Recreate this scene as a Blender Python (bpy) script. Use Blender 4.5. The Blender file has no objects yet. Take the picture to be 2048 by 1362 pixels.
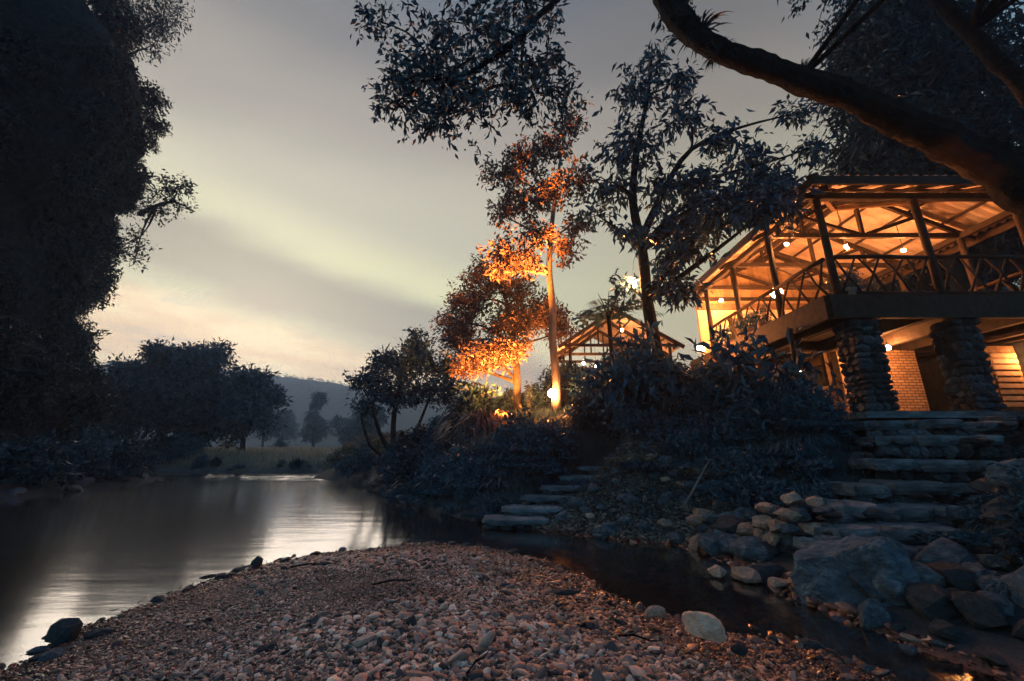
import bpy, math, random
import numpy as np
from mathutils import Vector, Matrix, noise as mnoise

R = math.radians
rng = np.random.default_rng(7)
random.seed(7)
scene = bpy.context.scene
COL = scene.collection

# ------------------------------------------------------------------ camera
cam_data = bpy.data.cameras.new('camera')
cam_data.sensor_width = 36.0
cam_data.lens = 36.0 * 807.0 / 2048.0
cam_data.clip_start = 0.05
cam_data.clip_end = 4000
cam = bpy.data.objects.new('camera', cam_data)
COL.objects.link(cam)
cam.location = (0, 0, 1.4)
cam.rotation_euler = (R(90 + 15.2), 0, 0)
scene.camera = cam

# ------------------------------------------------------------------ sky
SUN_AZ, SUN_EL = R(-34), R(17)          # azimuth from +Y, negative = left
world = bpy.data.worlds.new('World')
scene.world = world
world.use_nodes = True
WN, WL = world.node_tree.nodes, world.node_tree.links
WN.clear()
def wn(t, **kw):
    n = WN.new(t)
    for k, v in kw.items():
        setattr(n, k, v)
    return n
def wmath(op, a, b=None, c=None, clamp=False):
    n = WN.new('ShaderNodeMath'); n.operation = op; n.use_clamp = clamp
    for i, s in enumerate((a, b, c)):
        if s is None: continue
        if isinstance(s, (int, float)): n.inputs[i].default_value = s
        else: WL.new(s, n.inputs[i])
    return n.outputs[0]
def wramp(fac, stops, interp='EASE'):
    n = WN.new('ShaderNodeValToRGB'); n.color_ramp.interpolation = interp
    cr = n.color_ramp
    while len(cr.elements) < len(stops): cr.elements.new(0.5)
    for e, (p, c) in zip(cr.elements, stops):
        e.position = p; e.color = (*c, 1)
    WL.new(fac, n.inputs[0]); return n.outputs[0]
def wmix(fac, a, b, mode='MIX'):
    n = WN.new('ShaderNodeMix'); n.data_type = 'RGBA'; n.blend_type = mode
    for s, i in ((fac, 0), (a, 6), (b, 7)):
        if isinstance(s, (int, float)): n.inputs[i].default_value = s
        elif isinstance(s, tuple): n.inputs[i].default_value = (*s, 1)
        else: WL.new(s, n.inputs[i])
    return n.outputs[2]
tc = wn('ShaderNodeTexCoord')
sep = wn('ShaderNodeSeparateXYZ'); WL.new(tc.outputs['Generated'], sep.inputs[0])
dx, dy, dz = sep.outputs
def wdot(v):
    n = WN.new('ShaderNodeVectorMath'); n.operation = 'DOT_PRODUCT'
    WL.new(tc.outputs['Generated'], n.inputs[0]); n.inputs[1].default_value = v
    return n.outputs['Value']
# streaky cloud noise on a flat cloud deck
den = wmath('ADD', wmath('MAXIMUM', dz, 0.0), 0.22)
cmb = wn('ShaderNodeCombineXYZ')
WL.new(wmath('DIVIDE', dx, den), cmb.inputs[0]); WL.new(wmath('DIVIDE', dy, den), cmb.inputs[1])
mp = wn('ShaderNodeMapping'); WL.new(cmb.outputs[0], mp.inputs[0])
mp.inputs['Rotation'].default_value = (0, 0, R(-28)); mp.inputs['Scale'].default_value = (0.55, 1.5, 1)
nz = wn('ShaderNodeTexNoise'); WL.new(mp.outputs[0], nz.inputs['Vector'])
nz.inputs['Scale'].default_value = 1.3; nz.inputs['Detail'].default_value = 5; nz.inputs['Roughness'].default_value = 0.5
cloud = nz.outputs[0]
mp2 = wn('ShaderNodeMapping'); WL.new(tc.outputs['Generated'], mp2.inputs[0])
mp2.inputs['Scale'].default_value = (2.2, 2.2, 13); mp2.inputs['Rotation'].default_value = (0, R(9), 0)
nz2 = wn('ShaderNodeTexNoise'); WL.new(mp2.outputs[0], nz2.inputs['Vector'])
nz2.inputs['Scale'].default_value = 2.2; nz2.inputs['Detail'].default_value = 6
streak = nz2.outputs[0]
cn = wmath('SUBTRACT', cloud, 0.5)
sn = wmath('SUBTRACT', streak, 0.5)
elev = wmath('ADD', dz, wmath('MULTIPLY', cn, 0.22))
base = wramp(elev, [(0.0, (.60, .45, .30)), (.18, (.60, .50, .31)), (.36, (.48, .455, .28)), (.52, (.405, .37, .275)),
                    (.66, (.285, .25, .21)), (.77, (.175, .165, .158)), (.88, (.07, .105, .15)), (1.0, (.04, .11, .24))])
# darker mauve cloud band running down to the right, light gap beside it
bd = wmath('ADD', wdot((-.389, .206, -.898)), wmath('MULTIPLY', cn, 0.16))
bandf = wramp(wmath('MULTIPLY_ADD', bd, 1.7, 0.5), [(0.0, (0, 0, 0)), (.42, (0, 0, 0)), (.52, (.9, .9, .9)), (.63, (.8, .8, .8)), (.74, (0, 0, 0))])
base = wmix(bandf, base, wmix(1.0, base, (.60, .545, .63), 'MULTIPLY'))
lightf = wramp(wmath('MULTIPLY_ADD', bd, 1.7, 0.5), [(0.0, (0, 0, 0)), (.22, (0, 0, 0)), (.38, (.75, .75, .75)), (.48, (0, 0, 0))])
base = wmix(lightf, base, wmix(1.0, base, (1.25, 1.26, 1.15), 'MULTIPLY'))
# afterglow low on the left
gl = wmath('ADD', wmath('ADD', wdot((-.267, .12, -.956)), wmath('MULTIPLY', sn, 0.05)), wmath('MULTIPLY', cn, 0.06))
glf = wramp(wmath('MULTIPLY_ADD', gl, 2.0, 0.5), [(0.0, (0, 0, 0)), (.44, (0, 0, 0)), (.54, (.85, .85, .85)), (1.0, (1, 1, 1))])
glc = wramp(streak, [(.30, (.50, .38, .29)), (.44, (.80, .54, .30)), (.58, (.90, .69, .39)), (.7, (.68, .57, .39))])
side = wdot((math.sin(R(-36)), math.cos(R(-36)), 0))
glaz = wmath('MULTIPLY', wramp(side, [(.55, (0, 0, 0)), (.95, (1, 1, 1))]), glf)
base = wmix(glaz, base, glc)
# dimmer and bluer away from the sunset
azf = wramp(wmath('MULTIPLY_ADD', side, 0.5, 0.5), [(0.0, (.10, .46, 1.05)), (.40, (.22, .56, 1.05)), (.60, (.70, .69, .67)), (.92, (1.0, 1.0, 1.0))])
base = wmix(1.0, base, azf, 'MULTIPLY')
sky = wn('ShaderNodeTexSky', sky_type='NISHITA')
sky.sun_disc = False; sky.sun_elevation = SUN_EL; sky.sun_rotation = SUN_AZ
sky.dust_density = 2.0
skys = wmix(1.0, sky.outputs[0], (.10, .10, .10), 'MULTIPLY')
final = wmix(0.96, skys, base)
bg = wn('ShaderNodeBackground'); WL.new(final, bg.inputs[0]); bg.inputs[1].default_value = 1.5
wo = wn('ShaderNodeOutputWorld'); WL.new(bg.outputs[0], wo.inputs[0])

# ------------------------------------------------------------------ sun, exposure
sl = bpy.data.lights.new('sun', 'SUN'); sl.energy = 0.95; sl.angle = R(45); sl.color = (1.0, .87, .78)
so = bpy.data.objects.new('sun', sl); COL.objects.link(so)
sd_dir = Vector((math.sin(SUN_AZ) * math.cos(SUN_EL), math.cos(SUN_AZ) * math.cos(SUN_EL), math.sin(SUN_EL)))
so.rotation_euler = sd_dir.to_track_quat('Z', 'Y').to_euler()
vs = scene.view_settings
vs.view_transform = 'Standard'; vs.look = 'None'; vs.exposure = 0.15; vs.gamma = 1.0
scene.render.engine = 'CYCLES'
cy = scene.cycles
cy.use_denoising = True
cy.max_bounces = 4; cy.diffuse_bounces = 2; cy.glossy_bounces = 2; cy.transparent_max_bounces = 8; cy.volume_bounces = 0; cy.use_adaptive_sampling = True; cy.adaptive_threshold = 0.03
cy.sample_clamp_indirect = 3.0
cy.caustics_reflective = False; cy.caustics_refractive = False
cy.volume_step_rate = 4.0

# ------------------------------------------------------------------ helpers
def tag(o, label=None, cat=None, group=None, kind=None):
    if label: o['label'] = label
    if cat: o['category'] = cat
    if group: o['group'] = group
    if kind: o['kind'] = kind
    return o
def empty(name, loc=(0, 0, 0), rz=0.0):
    o = bpy.data.objects.new(name, None); COL.objects.link(o)
    o.location = loc; o.rotation_euler = (0, 0, rz); o.empty_display_size = 0.1
    return o
def link(name, me, mat=None, parent=None, loc=None):
    o = bpy.data.objects.new(name, me); COL.objects.link(o)
    if mat is not None:
        if len(me.materials) == 0: me.materials.append(mat)
    if parent is not None:
        o.parent = parent
        o.matrix_parent_inverse = Matrix.Translation(-Vector(parent.location)) if parent.rotation_euler[2] == 0 else Matrix()
    if loc is not None: o.location = loc
    return o
def np_mesh(name, V, F, smooth=False):
    """V (n,3) array, F (m,k) int array, all faces of k corners."""
    V = np.asarray(V, np.float32); F = np.asarray(F, np.int32)
    me = bpy.data.meshes.new(name)
    me.vertices.add(len(V)); me.vertices.foreach_set('co', V.ravel())
    m, k = F.shape
    me.loops.add(m * k); me.loops.foreach_set('vertex_index', F.ravel())
    me.polygons.add(m)
    me.polygons.foreach_set('loop_start', np.arange(0, m * k, k, dtype=np.int32))
    me.update(calc_edges=True)
    me.polygons.foreach_set('use_smooth', np.full(m, smooth, bool))
    me.validate()
    return me
class MB:
    def __init__(s): s.v = []; s.f = []; s.sm = []
    def add(s, vs_, fs_, smooth=False):
        b = len(s.v); s.v += [tuple(p) for p in vs_]
        s.f += [tuple(i + b for i in f) for f in fs_]; s.sm += [smooth] * len(fs_)
    def box(s, c, d, rz=0.0, jit=0.0):
        cx, cy_, cz = c; hx, hy, hz = d[0] / 2, d[1] / 2, d[2] / 2
        co, si = math.cos(rz), math.sin(rz); vs_ = []
        for z in (-hz, hz):
            for x, y in ((-hx, -hy), (hx, -hy), (hx, hy), (-hx, hy)):
                x2 = x + random.uniform(-jit, jit); y2 = y + random.uniform(-jit, jit)
                vs_.append((cx + x2 * co - y2 * si, cy_ + x2 * si + y2 * co, cz + z + random.uniform(-jit, jit)))
        s.add(vs_, [(0, 3, 2, 1), (4, 5, 6, 7), (0, 1, 5, 4), (1, 2, 6, 5), (2, 3, 7, 6), (3, 0, 4, 7)]); return s
    def beam(s, a, b, w, h):
        a, b = Vector(a), Vector(b); d = (b - a).normalized()
        up = Vector((0, 0, 1)) if abs(d.z) < .95 else Vector((0, 1, 0))
        sx = d.cross(up).normalized(); sy = sx.cross(d)
        vs_ = []
        for p in (a, b):
            for x, y in ((-1, -1), (1, -1), (1, 1), (-1, 1)):
                vs_.append(p + sx * x * w / 2 + sy * y * h / 2)
        s.add(vs_, [(0, 1, 2, 3), (7, 6, 5, 4), (4, 5, 1, 0), (5, 6, 2, 1), (6, 7, 3, 2), (7, 4, 0, 3)]); return s
    def tube(s, pts, n=8, smooth=True, rough=0.0):
        """pts: (x, y, z, r)"""
        P = [Vector(p[:3]) for p in pts]; vs_ = []; fs_ = []
        ref = Vector((.31, .77, .2)).normalized()
        for i, p in enumerate(P):
            d = (P[min(i + 1, len(P) - 1)] - P[max(i - 1, 0)]).normalized()
            sx = d.cross(ref)
            if sx.length < .2: sx = d.cross(Vector((1, 0, 0)))
            sx.normalize(); sy = d.cross(sx); r = pts[i][3]
            for k in range(n):
                a = 2 * math.pi * k / n
                q = sx * math.cos(a) + sy * math.sin(a)
                if rough: q = q * (1 + rough * mnoise.noise((p + q * r) * 2.6) + rough * .8 * mnoise.noise(Vector((k * .9, p.length * 2.0, 3))) + rough * .5 * mnoise.noise((p + q * r) * 9))
                vs_.append(p + q * r)
        for i in range(len(P) - 1):
            for k in range(n):
                k2 = (k + 1) % n
                fs_.append((i * n + k, i * n + k2, (i + 1) * n + k2, (i + 1) * n + k))
        fs_.append(tuple(range(n - 1, -1, -1))); e = (len(P) - 1) * n
        fs_.append(tuple(e + k for k in range(n)))
        s.add(vs_, fs_, smooth); return s
    def mesh(s, name):
        me = bpy.data.meshes.new(name); me.from_pydata(s.v, [], s.f)
        me.polygons.foreach_set('use_smooth', s.sm); me.update(); return me
    def build(s, name, mat, parent=None): return link(name, s.mesh(name), mat, parent)

TAB = rng.random((256, 256))
def vn(x, y):
    x = np.asarray(x, float); y = np.asarray(y, float)
    xi = np.floor(x).astype(int); yi = np.floor(y).astype(int)
    fx = x - xi; fy = y - yi; fx = fx * fx * (3 - 2 * fx); fy = fy * fy * (3 - 2 * fy)
    g = lambda a, b: TAB[a & 255, b & 255]
    return (g(xi, yi) * (1 - fx) + g(xi + 1, yi) * fx) * (1 - fy) + (g(xi, yi + 1) * (1 - fx) + g(xi + 1, yi + 1) * fx) * fy - .5
def fbm(x, y, o=4):
    t = 0; a = 1.0
    for i in range(o):
        t = t + a * vn(x * 2 ** i + 17 * i, y * 2 ** i + 31 * i); a *= .5
    return t
def smooth(a, b, x):
    t = np.clip((np.asarray(x, float) - a) / (b - a), 0, 1); return t * t * (3 - 2 * t)
def unit(v): return v / np.maximum(np.linalg.norm(v, axis=-1, keepdims=True), 1e-9)

# ------------------------------------------------------------------ materials
def newmat(name):
    m = bpy.data.materials.new(name); m.use_nodes = True
    nt = m.node_tree; nt.nodes.clear()
    out = nt.nodes.new('ShaderNodeOutputMaterial')
    return m, nt, out
def nd(nt, t, **ins):
    n = nt.nodes.new(t)
    for k, v in ins.items():
        key = k.replace('_', ' ')
        if hasattr(v, 'is_linked') or isinstance(v, bpy.types.NodeSocket): nt.links.new(v, n.inputs[key])
        else: n.inputs[key].default_value = v
    return n
def ramp(nt, fac, stops):
    n = nt.nodes.new('ShaderNodeValToRGB'); cr = n.color_ramp
    while len(cr.elements) < len(stops): cr.elements.new(.5)
    for e, (p, c) in zip(cr.elements, stops): e.position = p; e.color = (*c, 1)
    nt.links.new(fac, n.inputs[0]); return n.outputs[0]
def mixc(nt, fac, a, b, mode='MIX'):
    n = nt.nodes.new('ShaderNodeMix'); n.data_type = 'RGBA'; n.blend_type = mode
    for s_, i in ((fac, 0), (a, 6), (b, 7)):
        if isinstance(s_, (int, float)): n.inputs[i].default_value = s_
        elif isinstance(s_, tuple): n.inputs[i].default_value = (*s_, 1)
        else: nt.links.new(s_, n.inputs[i])
    return n.outputs[2]
def leaf_mat(name, c0, c1, trans=.10, rough=.42, spec=.3):
    m, nt, out = newmat(name)
    g = nt.nodes.new('ShaderNodeNewGeometry'); oi = nt.nodes.new('ShaderNodeObjectInfo')
    r1 = ramp(nt, g.outputs['Random Per Island'], [(0, c0), (1, c1)])
    c = mixc(nt, 1.0, r1, ramp(nt, oi.outputs['Random'], [(0, (.72, .76, .8)), (1, (1.15, 1.1, 1.05))]), 'MULTIPLY')
    p = nd(nt, 'ShaderNodeBsdfPrincipled', Base_Color=c, Roughness=rough)
    p.inputs['Specular IOR Level'].default_value = spec
    t = nd(nt, 'ShaderNodeBsdfTranslucent', Color=c)
    mx = nt.nodes.new('ShaderNodeMixShader'); mx.inputs[0].default_value = trans
    nt.links.new(p.outputs[0], mx.inputs[1]); nt.links.new(t.outputs[0], mx.inputs[2])
    nt.links.new(mx.outputs[0], out.inputs[0]); return m
def rough_mat(name, stops, scale=4.0, rough=.85, bump=.4, bscale=None, detail=8, spec=.3, objvar=.25, coord='Object', mscale=(1, 1, 1), dist=.05):
    m, nt, out = newmat(name)
    tcn = nt.nodes.new('ShaderNodeTexCoord')
    mpn = nd(nt, 'ShaderNodeMapping', Vector=tcn.outputs[coord]); mpn.inputs['Scale'].default_value = mscale
    n = nd(nt, 'ShaderNodeTexNoise', Vector=mpn.outputs[0], Scale=scale, Detail=detail, Roughness=.62)
    c = ramp(nt, n.outputs[0], stops)
    oi = nt.nodes.new('ShaderNodeObjectInfo')
    c = mixc(nt, 1.0, c, ramp(nt, oi.outputs['Random'], [(0, (1 - objvar,) * 3), (1, (1 + objvar,) * 3)]), 'MULTIPLY')
    n2 = nd(nt, 'ShaderNodeTexNoise', Vector=mpn.outputs[0], Scale=(bscale or scale * 4), Detail=8.0, Roughness=.65)
    b = nd(nt, 'ShaderNodeBump', Strength=bump, Distance=dist, Height=n2.outputs[0])
    p = nd(nt, 'ShaderNodeBsdfPrincipled', Base_Color=c, Roughness=rough, Normal=b.outputs[0])
    p.inputs['Specular IOR Level'].default_value = spec
    nt.links.new(p.outputs[0], out.inputs[0]); return m
def emit_mat(name, col, strength):
    m, nt, out = newmat(name)
    e = nd(nt, 'ShaderNodeEmission', Color=(*col, 1), Strength=strength)
    nt.links.new(e.outputs[0], out.inputs[0]); return m

M = {}
M['leaf_dark'] = leaf_mat('leaf_dark', (.008, .030, .052), (.026, .070, .108))
M['leaf_mid'] = leaf_mat('leaf_mid', (.015, .062, .108), (.055, .150, .225))
M['leaf_gloss'] = leaf_mat('leaf_gloss', (.011, .048, .086), (.045, .124, .190), .1, .32, .45)
M['leaf_russet'] = leaf_mat('leaf_russet', (.050, .042, .048), (.125, .092, .090))
M['leaf_pale'] = leaf_mat('leaf_pale', (.11, .115, .09), (.26, .23, .16))
M['dry_grass'] = leaf_mat('dry_grass', (.26, .23, .18), (.50, .44, .34), .2)
M['leaf_conifer'] = leaf_mat('leaf_conifer', (.008, .019, .027), (.020, .040, .052), .15)
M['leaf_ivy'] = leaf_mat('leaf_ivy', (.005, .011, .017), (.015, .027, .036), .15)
M['grass'] = leaf_mat('grass', (.024, .065, .085), (.07, .13, .16), .3)
M['bark'] = rough_mat('bark', [(.3, (.004, .005, .007)), (.6, (.013, .014, .016)), (.8, (.034, .034, .034))], 7, .9, 1.0, 26, mscale=(1, 1, 1), dist=.12)
M['bark_pale'] = rough_mat('bark_pale', [(.3, (.08, .072, .065)), (.7, (.22, .20, .175))], 5, .85, .5, 20, mscale=(1, 1, .35))
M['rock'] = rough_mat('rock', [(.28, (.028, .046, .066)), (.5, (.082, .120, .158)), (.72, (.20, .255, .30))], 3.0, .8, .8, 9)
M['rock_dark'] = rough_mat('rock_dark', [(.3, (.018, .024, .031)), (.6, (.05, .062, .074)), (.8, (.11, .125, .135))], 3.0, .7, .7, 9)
M['rock_warm'] = rough_mat('rock_warm', [(.3, (.20, .14, .115)), (.55, (.42, .30, .24)), (.8, (.62, .48, .39))], 4.0, .75, .5, 14)
M['rock_white'] = rough_mat('rock_white', [(.3, (.62, .36, .25)), (.55, (.86, .55, .40)), (.8, (.95, .70, .53))], 4.0, .7, .6, 10)
M['slab'] = rough_mat('slab', [(.28, (.04, .060, .082)), (.5, (.125, .165, .20)), (.72, (.30, .335, .36))], 2.2, .75, .9, 7, mscale=(1, 2.2, 3))
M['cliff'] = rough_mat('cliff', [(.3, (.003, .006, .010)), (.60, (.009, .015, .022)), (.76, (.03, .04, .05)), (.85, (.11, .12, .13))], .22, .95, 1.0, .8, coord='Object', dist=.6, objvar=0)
M['wood_dark'] = rough_mat('wood_dark', [(.3, (.014, .010, .008)), (.7, (.050, .034, .025))], 8, .75, .4, 30)
M['wood'] = rough_mat('wood', [(.3, (.10, .062, .036)), (.7, (.26, .17, .10))], 8, .7, .4, 30)
M['wood_light'] = rough_mat('wood_light', [(.3, (.30, .20, .11)), (.7, (.52, .38, .23))], 6, .65, .3, 26)
M['tin'] = rough_mat('tin', [(.3, (.30, .24, .20)), (.6, (.54, .46, .40)), (.85, (.66, .60, .54))], 2.0, .55, .15, 20, objvar=.15)
M['plaster'] = rough_mat('plaster', [(.3, (.55, .44, .32)), (.7, (.72, .60, .45))], 2.0, .85, .2, 20)
M['ceiling'] = rough_mat('ceiling', [(.3, (.42, .33, .23)), (.7, (.60, .50, .37))], 1.2, .7, .2, 16)
M['metal_dark'] = rough_mat('metal_dark', [(.3, (.02, .02, .022)), (.7, (.05, .05, .052))], 10, .5, .1)
LAMP = (1.0, .23, .03)
M['bulb'] = emit_mat('bulb', (1.0, .35, .105), 1250)
M['bulb_big'] = emit_mat('bulb_big', (1.0, .30, .075), 800)
M['bulb_small'] = emit_mat('bulb_small', (1.0, .34, .10), 700)

# brick
m, nt, out = newmat('brick'); M['brick'] = m
tcn = nt.nodes.new('ShaderNodeTexCoord')
sx_ = nt.nodes.new('ShaderNodeSeparateXYZ'); nt.links.new(tcn.outputs['Object'], sx_.inputs[0])
ad = nt.nodes.new('ShaderNodeMath'); nt.links.new(sx_.outputs[0], ad.inputs[0]); nt.links.new(sx_.outputs[1], ad.inputs[1])
cb = nt.nodes.new('ShaderNodeCombineXYZ'); nt.links.new(ad.outputs[0], cb.inputs[0]); nt.links.new(sx_.outputs[2], cb.inputs[1])
bt = nt.nodes.new('ShaderNodeTexBrick'); nt.links.new(cb.outputs[0], bt.inputs[0])
bt.inputs['Color1'].default_value = (.36, .21, .12, 1); bt.inputs['Color2'].default_value = (.55, .37, .22, 1); bt.inputs['Mortar'].default_value = (.14, .10, .07, 1)
bt.inputs['Scale'].default_value = 1.0; bt.inputs['Brick Width'].default_value = .2; bt.inputs['Row Height'].default_value = .075; bt.inputs['Mortar Size'].default_value = .012
bb = nd(nt, 'ShaderNodeBump', Strength=.8, Distance=.02, Height=bt.outputs['Fac']); bb.invert = True
p = nd(nt, 'ShaderNodeBsdfPrincipled', Base_Color=bt.outputs[0], Roughness=.9, Normal=bb.outputs[0]); nt.links.new(p.outputs[0], out.inputs[0])

# ground: soil colours and depth darkening of the bed held per vertex, broken up by noise
m, nt, out = newmat('ground'); M['ground'] = m
at_ = nt.nodes.new('ShaderNodeAttribute'); at_.attribute_name = 'soil'
tcn = nt.nodes.new('ShaderNodeTexCoord')
n1 = nd(nt, 'ShaderNodeTexNoise', Vector=tcn.outputs['Object'], Scale=2.2, Detail=10.0, Roughness=.65)
n2 = nd(nt, 'ShaderNodeTexNoise', Vector=tcn.outputs['Object'], Scale=38.0, Detail=5.0, Roughness=.6)
c = mixc(nt, 1.0, at_.outputs[0], ramp(nt, n1.outputs[0], [(.3, (.55, .55, .58)), (.7, (1.35, 1.3, 1.25))]), 'MULTIPLY')
c = mixc(nt, .7, c, ramp(nt, n2.outputs[0], [(.35, (.5, .5, .5)), (.65, (1.4, 1.4, 1.4))]), 'MULTIPLY')
b1 = nd(nt, 'ShaderNodeBump', Strength=.7, Distance=.03, Height=n2.outputs[0])
p = nd(nt, 'ShaderNodeBsdfPrincipled', Base_Color=c, Roughness=.85, Normal=b1.outputs[0]); nt.links.new(p.outputs[0], out.inputs[0])

# pebbles
m, nt, out = newmat('pebble'); M['pebble'] = m
oi = nt.nodes.new('ShaderNodeObjectInfo')
tcn = nt.nodes.new('ShaderNodeTexCoord')
c = ramp(nt, oi.outputs['Random'], [(0, (.022, .021, .024)), (.22, (.085, .062, .060)), (.42, (.30, .18, .15)), (.68, (.58, .345, .27)), (.88, (.74, .50, .39)), (1, (.92, .76, .64))])
n1 = nd(nt, 'ShaderNodeTexNoise', Vector=tcn.outputs['Object'], Scale=2.5, Detail=6.0)
c = mixc(nt, 1.0, c, ramp(nt, n1.outputs[0], [(.3, (.7, .7, .7)), (.7, (1.2, 1.2, 1.2))]), 'MULTIPLY')
np_ = nd(nt, 'ShaderNodeTexNoise', Vector=oi.outputs['Location'], Scale=1.1, Detail=4.0, Roughness=.6)
c = mixc(nt, 1.0, c, ramp(nt, np_.outputs[0], [(.36, (.55, .52, .54)), (.5, (.95, .93, .93)), (.64, (1.28, 1.16, 1.08))]), 'MULTIPLY')
sz_ = nt.nodes.new('ShaderNodeSeparateXYZ'); nt.links.new(oi.outputs['Location'], sz_.inputs[0])
wet = nd(nt, 'ShaderNodeMapRange', Value=sz_.outputs[2]); wet.inputs['From Min'].default_value = .03; wet.inputs['From Max'].default_value = .11
c = mixc(nt, wet.outputs[0], mixc(nt, 1.0, c, (.62, .40, .33), 'MULTIPLY'), c)
rw = nd(nt, 'ShaderNodeMapRange', Value=wet.outputs[0]); rw.inputs['To Min'].default_value = .25; rw.inputs['To Max'].default_value = .62
p = nd(nt, 'ShaderNodeBsdfPrincipled', Base_Color=c, Roughness=rw.outputs[0]); nt.links.new(p.outputs[0], out.inputs[0])

# river water: mirror-like surface over a tinted view of the bed
m, nt, out = newmat('water'); M['water'] = m
tcn = nt.nodes.new('ShaderNodeTexCoord')
mpw = nd(nt, 'ShaderNodeMapping', Vector=tcn.outputs['Object']); mpw.inputs['Scale'].default_value = (.35, 1.4, 1)
n1 = nd(nt, 'ShaderNodeTexNoise', Vector=mpw.outputs[0], Scale=2.0, Detail=4.0, Roughness=.5)
b1 = nd(nt, 'ShaderNodeBump', Strength=.09, Distance=.06, Height=n1.outputs[0])
fr = nd(nt, 'ShaderNodeFresnel', IOR=2.15, Normal=b1.outputs[0])
gl_ = nd(nt, 'ShaderNodeBsdfGlossy', Color=(.97, .97, .97, 1), Roughness=.12, Normal=b1.outputs[0])
tr = nd(nt, 'ShaderNodeBsdfTransparent', Color=(.80, .66, .60, 1))
frm = nt.nodes.new('ShaderNodeMath'); frm.operation = 'MULTIPLY_ADD'; frm.use_clamp = True
nt.links.new(fr.outputs[0], frm.inputs[0]); frm.inputs[1].default_value = 1.5; frm.inputs[2].default_value = 0.0
mx = nt.nodes.new('ShaderNodeMixShader'); nt.links.new(frm.outputs[0], mx.inputs[0])
nt.links.new(tr.outputs[0], mx.inputs[1]); nt.links.new(gl_.outputs[0], mx.inputs[2]); nt.links.new(mx.outputs[0], out.inputs[0])

# ------------------------------------------------------------------ terrain
BAR = np.array([(-3.0, -6), (-3.25, 1.5), (-3.2, 3.0), (-3.5, 3.75), (-3.5, 4.6), (-3.25, 5.55), (-2.5, 6.35), (-1.3, 6.95), (-.5, 6.75), (0.3, 6.0), (.75, 5.2), (1.2, 4.25), (1.65, 3.78), (2.15, 3.35), (2.5, 2.7), (2.6, 0), (2.4, -6)])
RIGHT = np.array([(3.5, -60), (3.35, 1.5), (3.3, 2.6), (3.05, 3.6), (2.75, 4.5), (3.05, 5.4), (2.5, 6.7), (.9, 7.5), (-.25, 8.5), (-2.1, 10.6), (-5.1, 15.6), (-6.2, 17.7), (-8.6, 20.2), (-10.4, 22.4), (-11, 25), (-12.6, 26.8), (-17, 27.4), (-22, 27.7), (-40, 30.5), (-120, 38), (-900, 60), (-900, 1200), (900, 1200), (900, -60)], float)
LEFT = np.array([(-26, -60), (-22, 0), (-17, 9.5), (-14.9, 12.3), (-15.2, 14.7), (-16.4, 19), (-18.3, 22.2), (-24, 24.3), (-42, 27), (-120, 34), (-900, 54), (-900, -60)], float)
def sdist(P, poly):
    """signed distance of points to a polygon, positive inside"""
    A = poly; B = np.roll(poly, -1, 0)
    best = np.full(len(P), 1e18); ins = np.zeros(len(P), bool)
    for a, b in zip(A, B):
        ab = b - a; t = np.clip(((P - a) @ ab) / max(ab @ ab, 1e-9), 0, 1)
        d = ((P - a - t[:, None] * ab) ** 2).sum(1); best = np.minimum(best, d)
        cond = (a[1] > P[:, 1]) != (b[1] > P[:, 1])
        xi = (b[0] - a[0]) * (P[:, 1] - a[1]) / ((b[1] - a[1]) if b[1] != a[1] else 1e-9) + a[0]
        ins ^= cond & (P[:, 0] < xi)
    return np.where(ins, 1, -1) * np.sqrt(best)
STEPS = [(3.4, 4.85, 4.9, .36), (3.66, 5.3, 5.2, .53), (4.2, 5.9, 5.6, .70), (4.7, 6.6, 6.0, .95), (5.4, 7.3, 6.4, 1.25), (5.9, 7.95, 6.8, 1.60), (6.1, 8.8, 7.2, 1.87)]
PATH2 = [(-.05, 8.15, .12), (.3, 8.55, .26), (.68, 8.95, .42), (1.1, 9.4, .58), (1.55, 9.9, .76), (2.05, 10.4, .95)]
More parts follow.
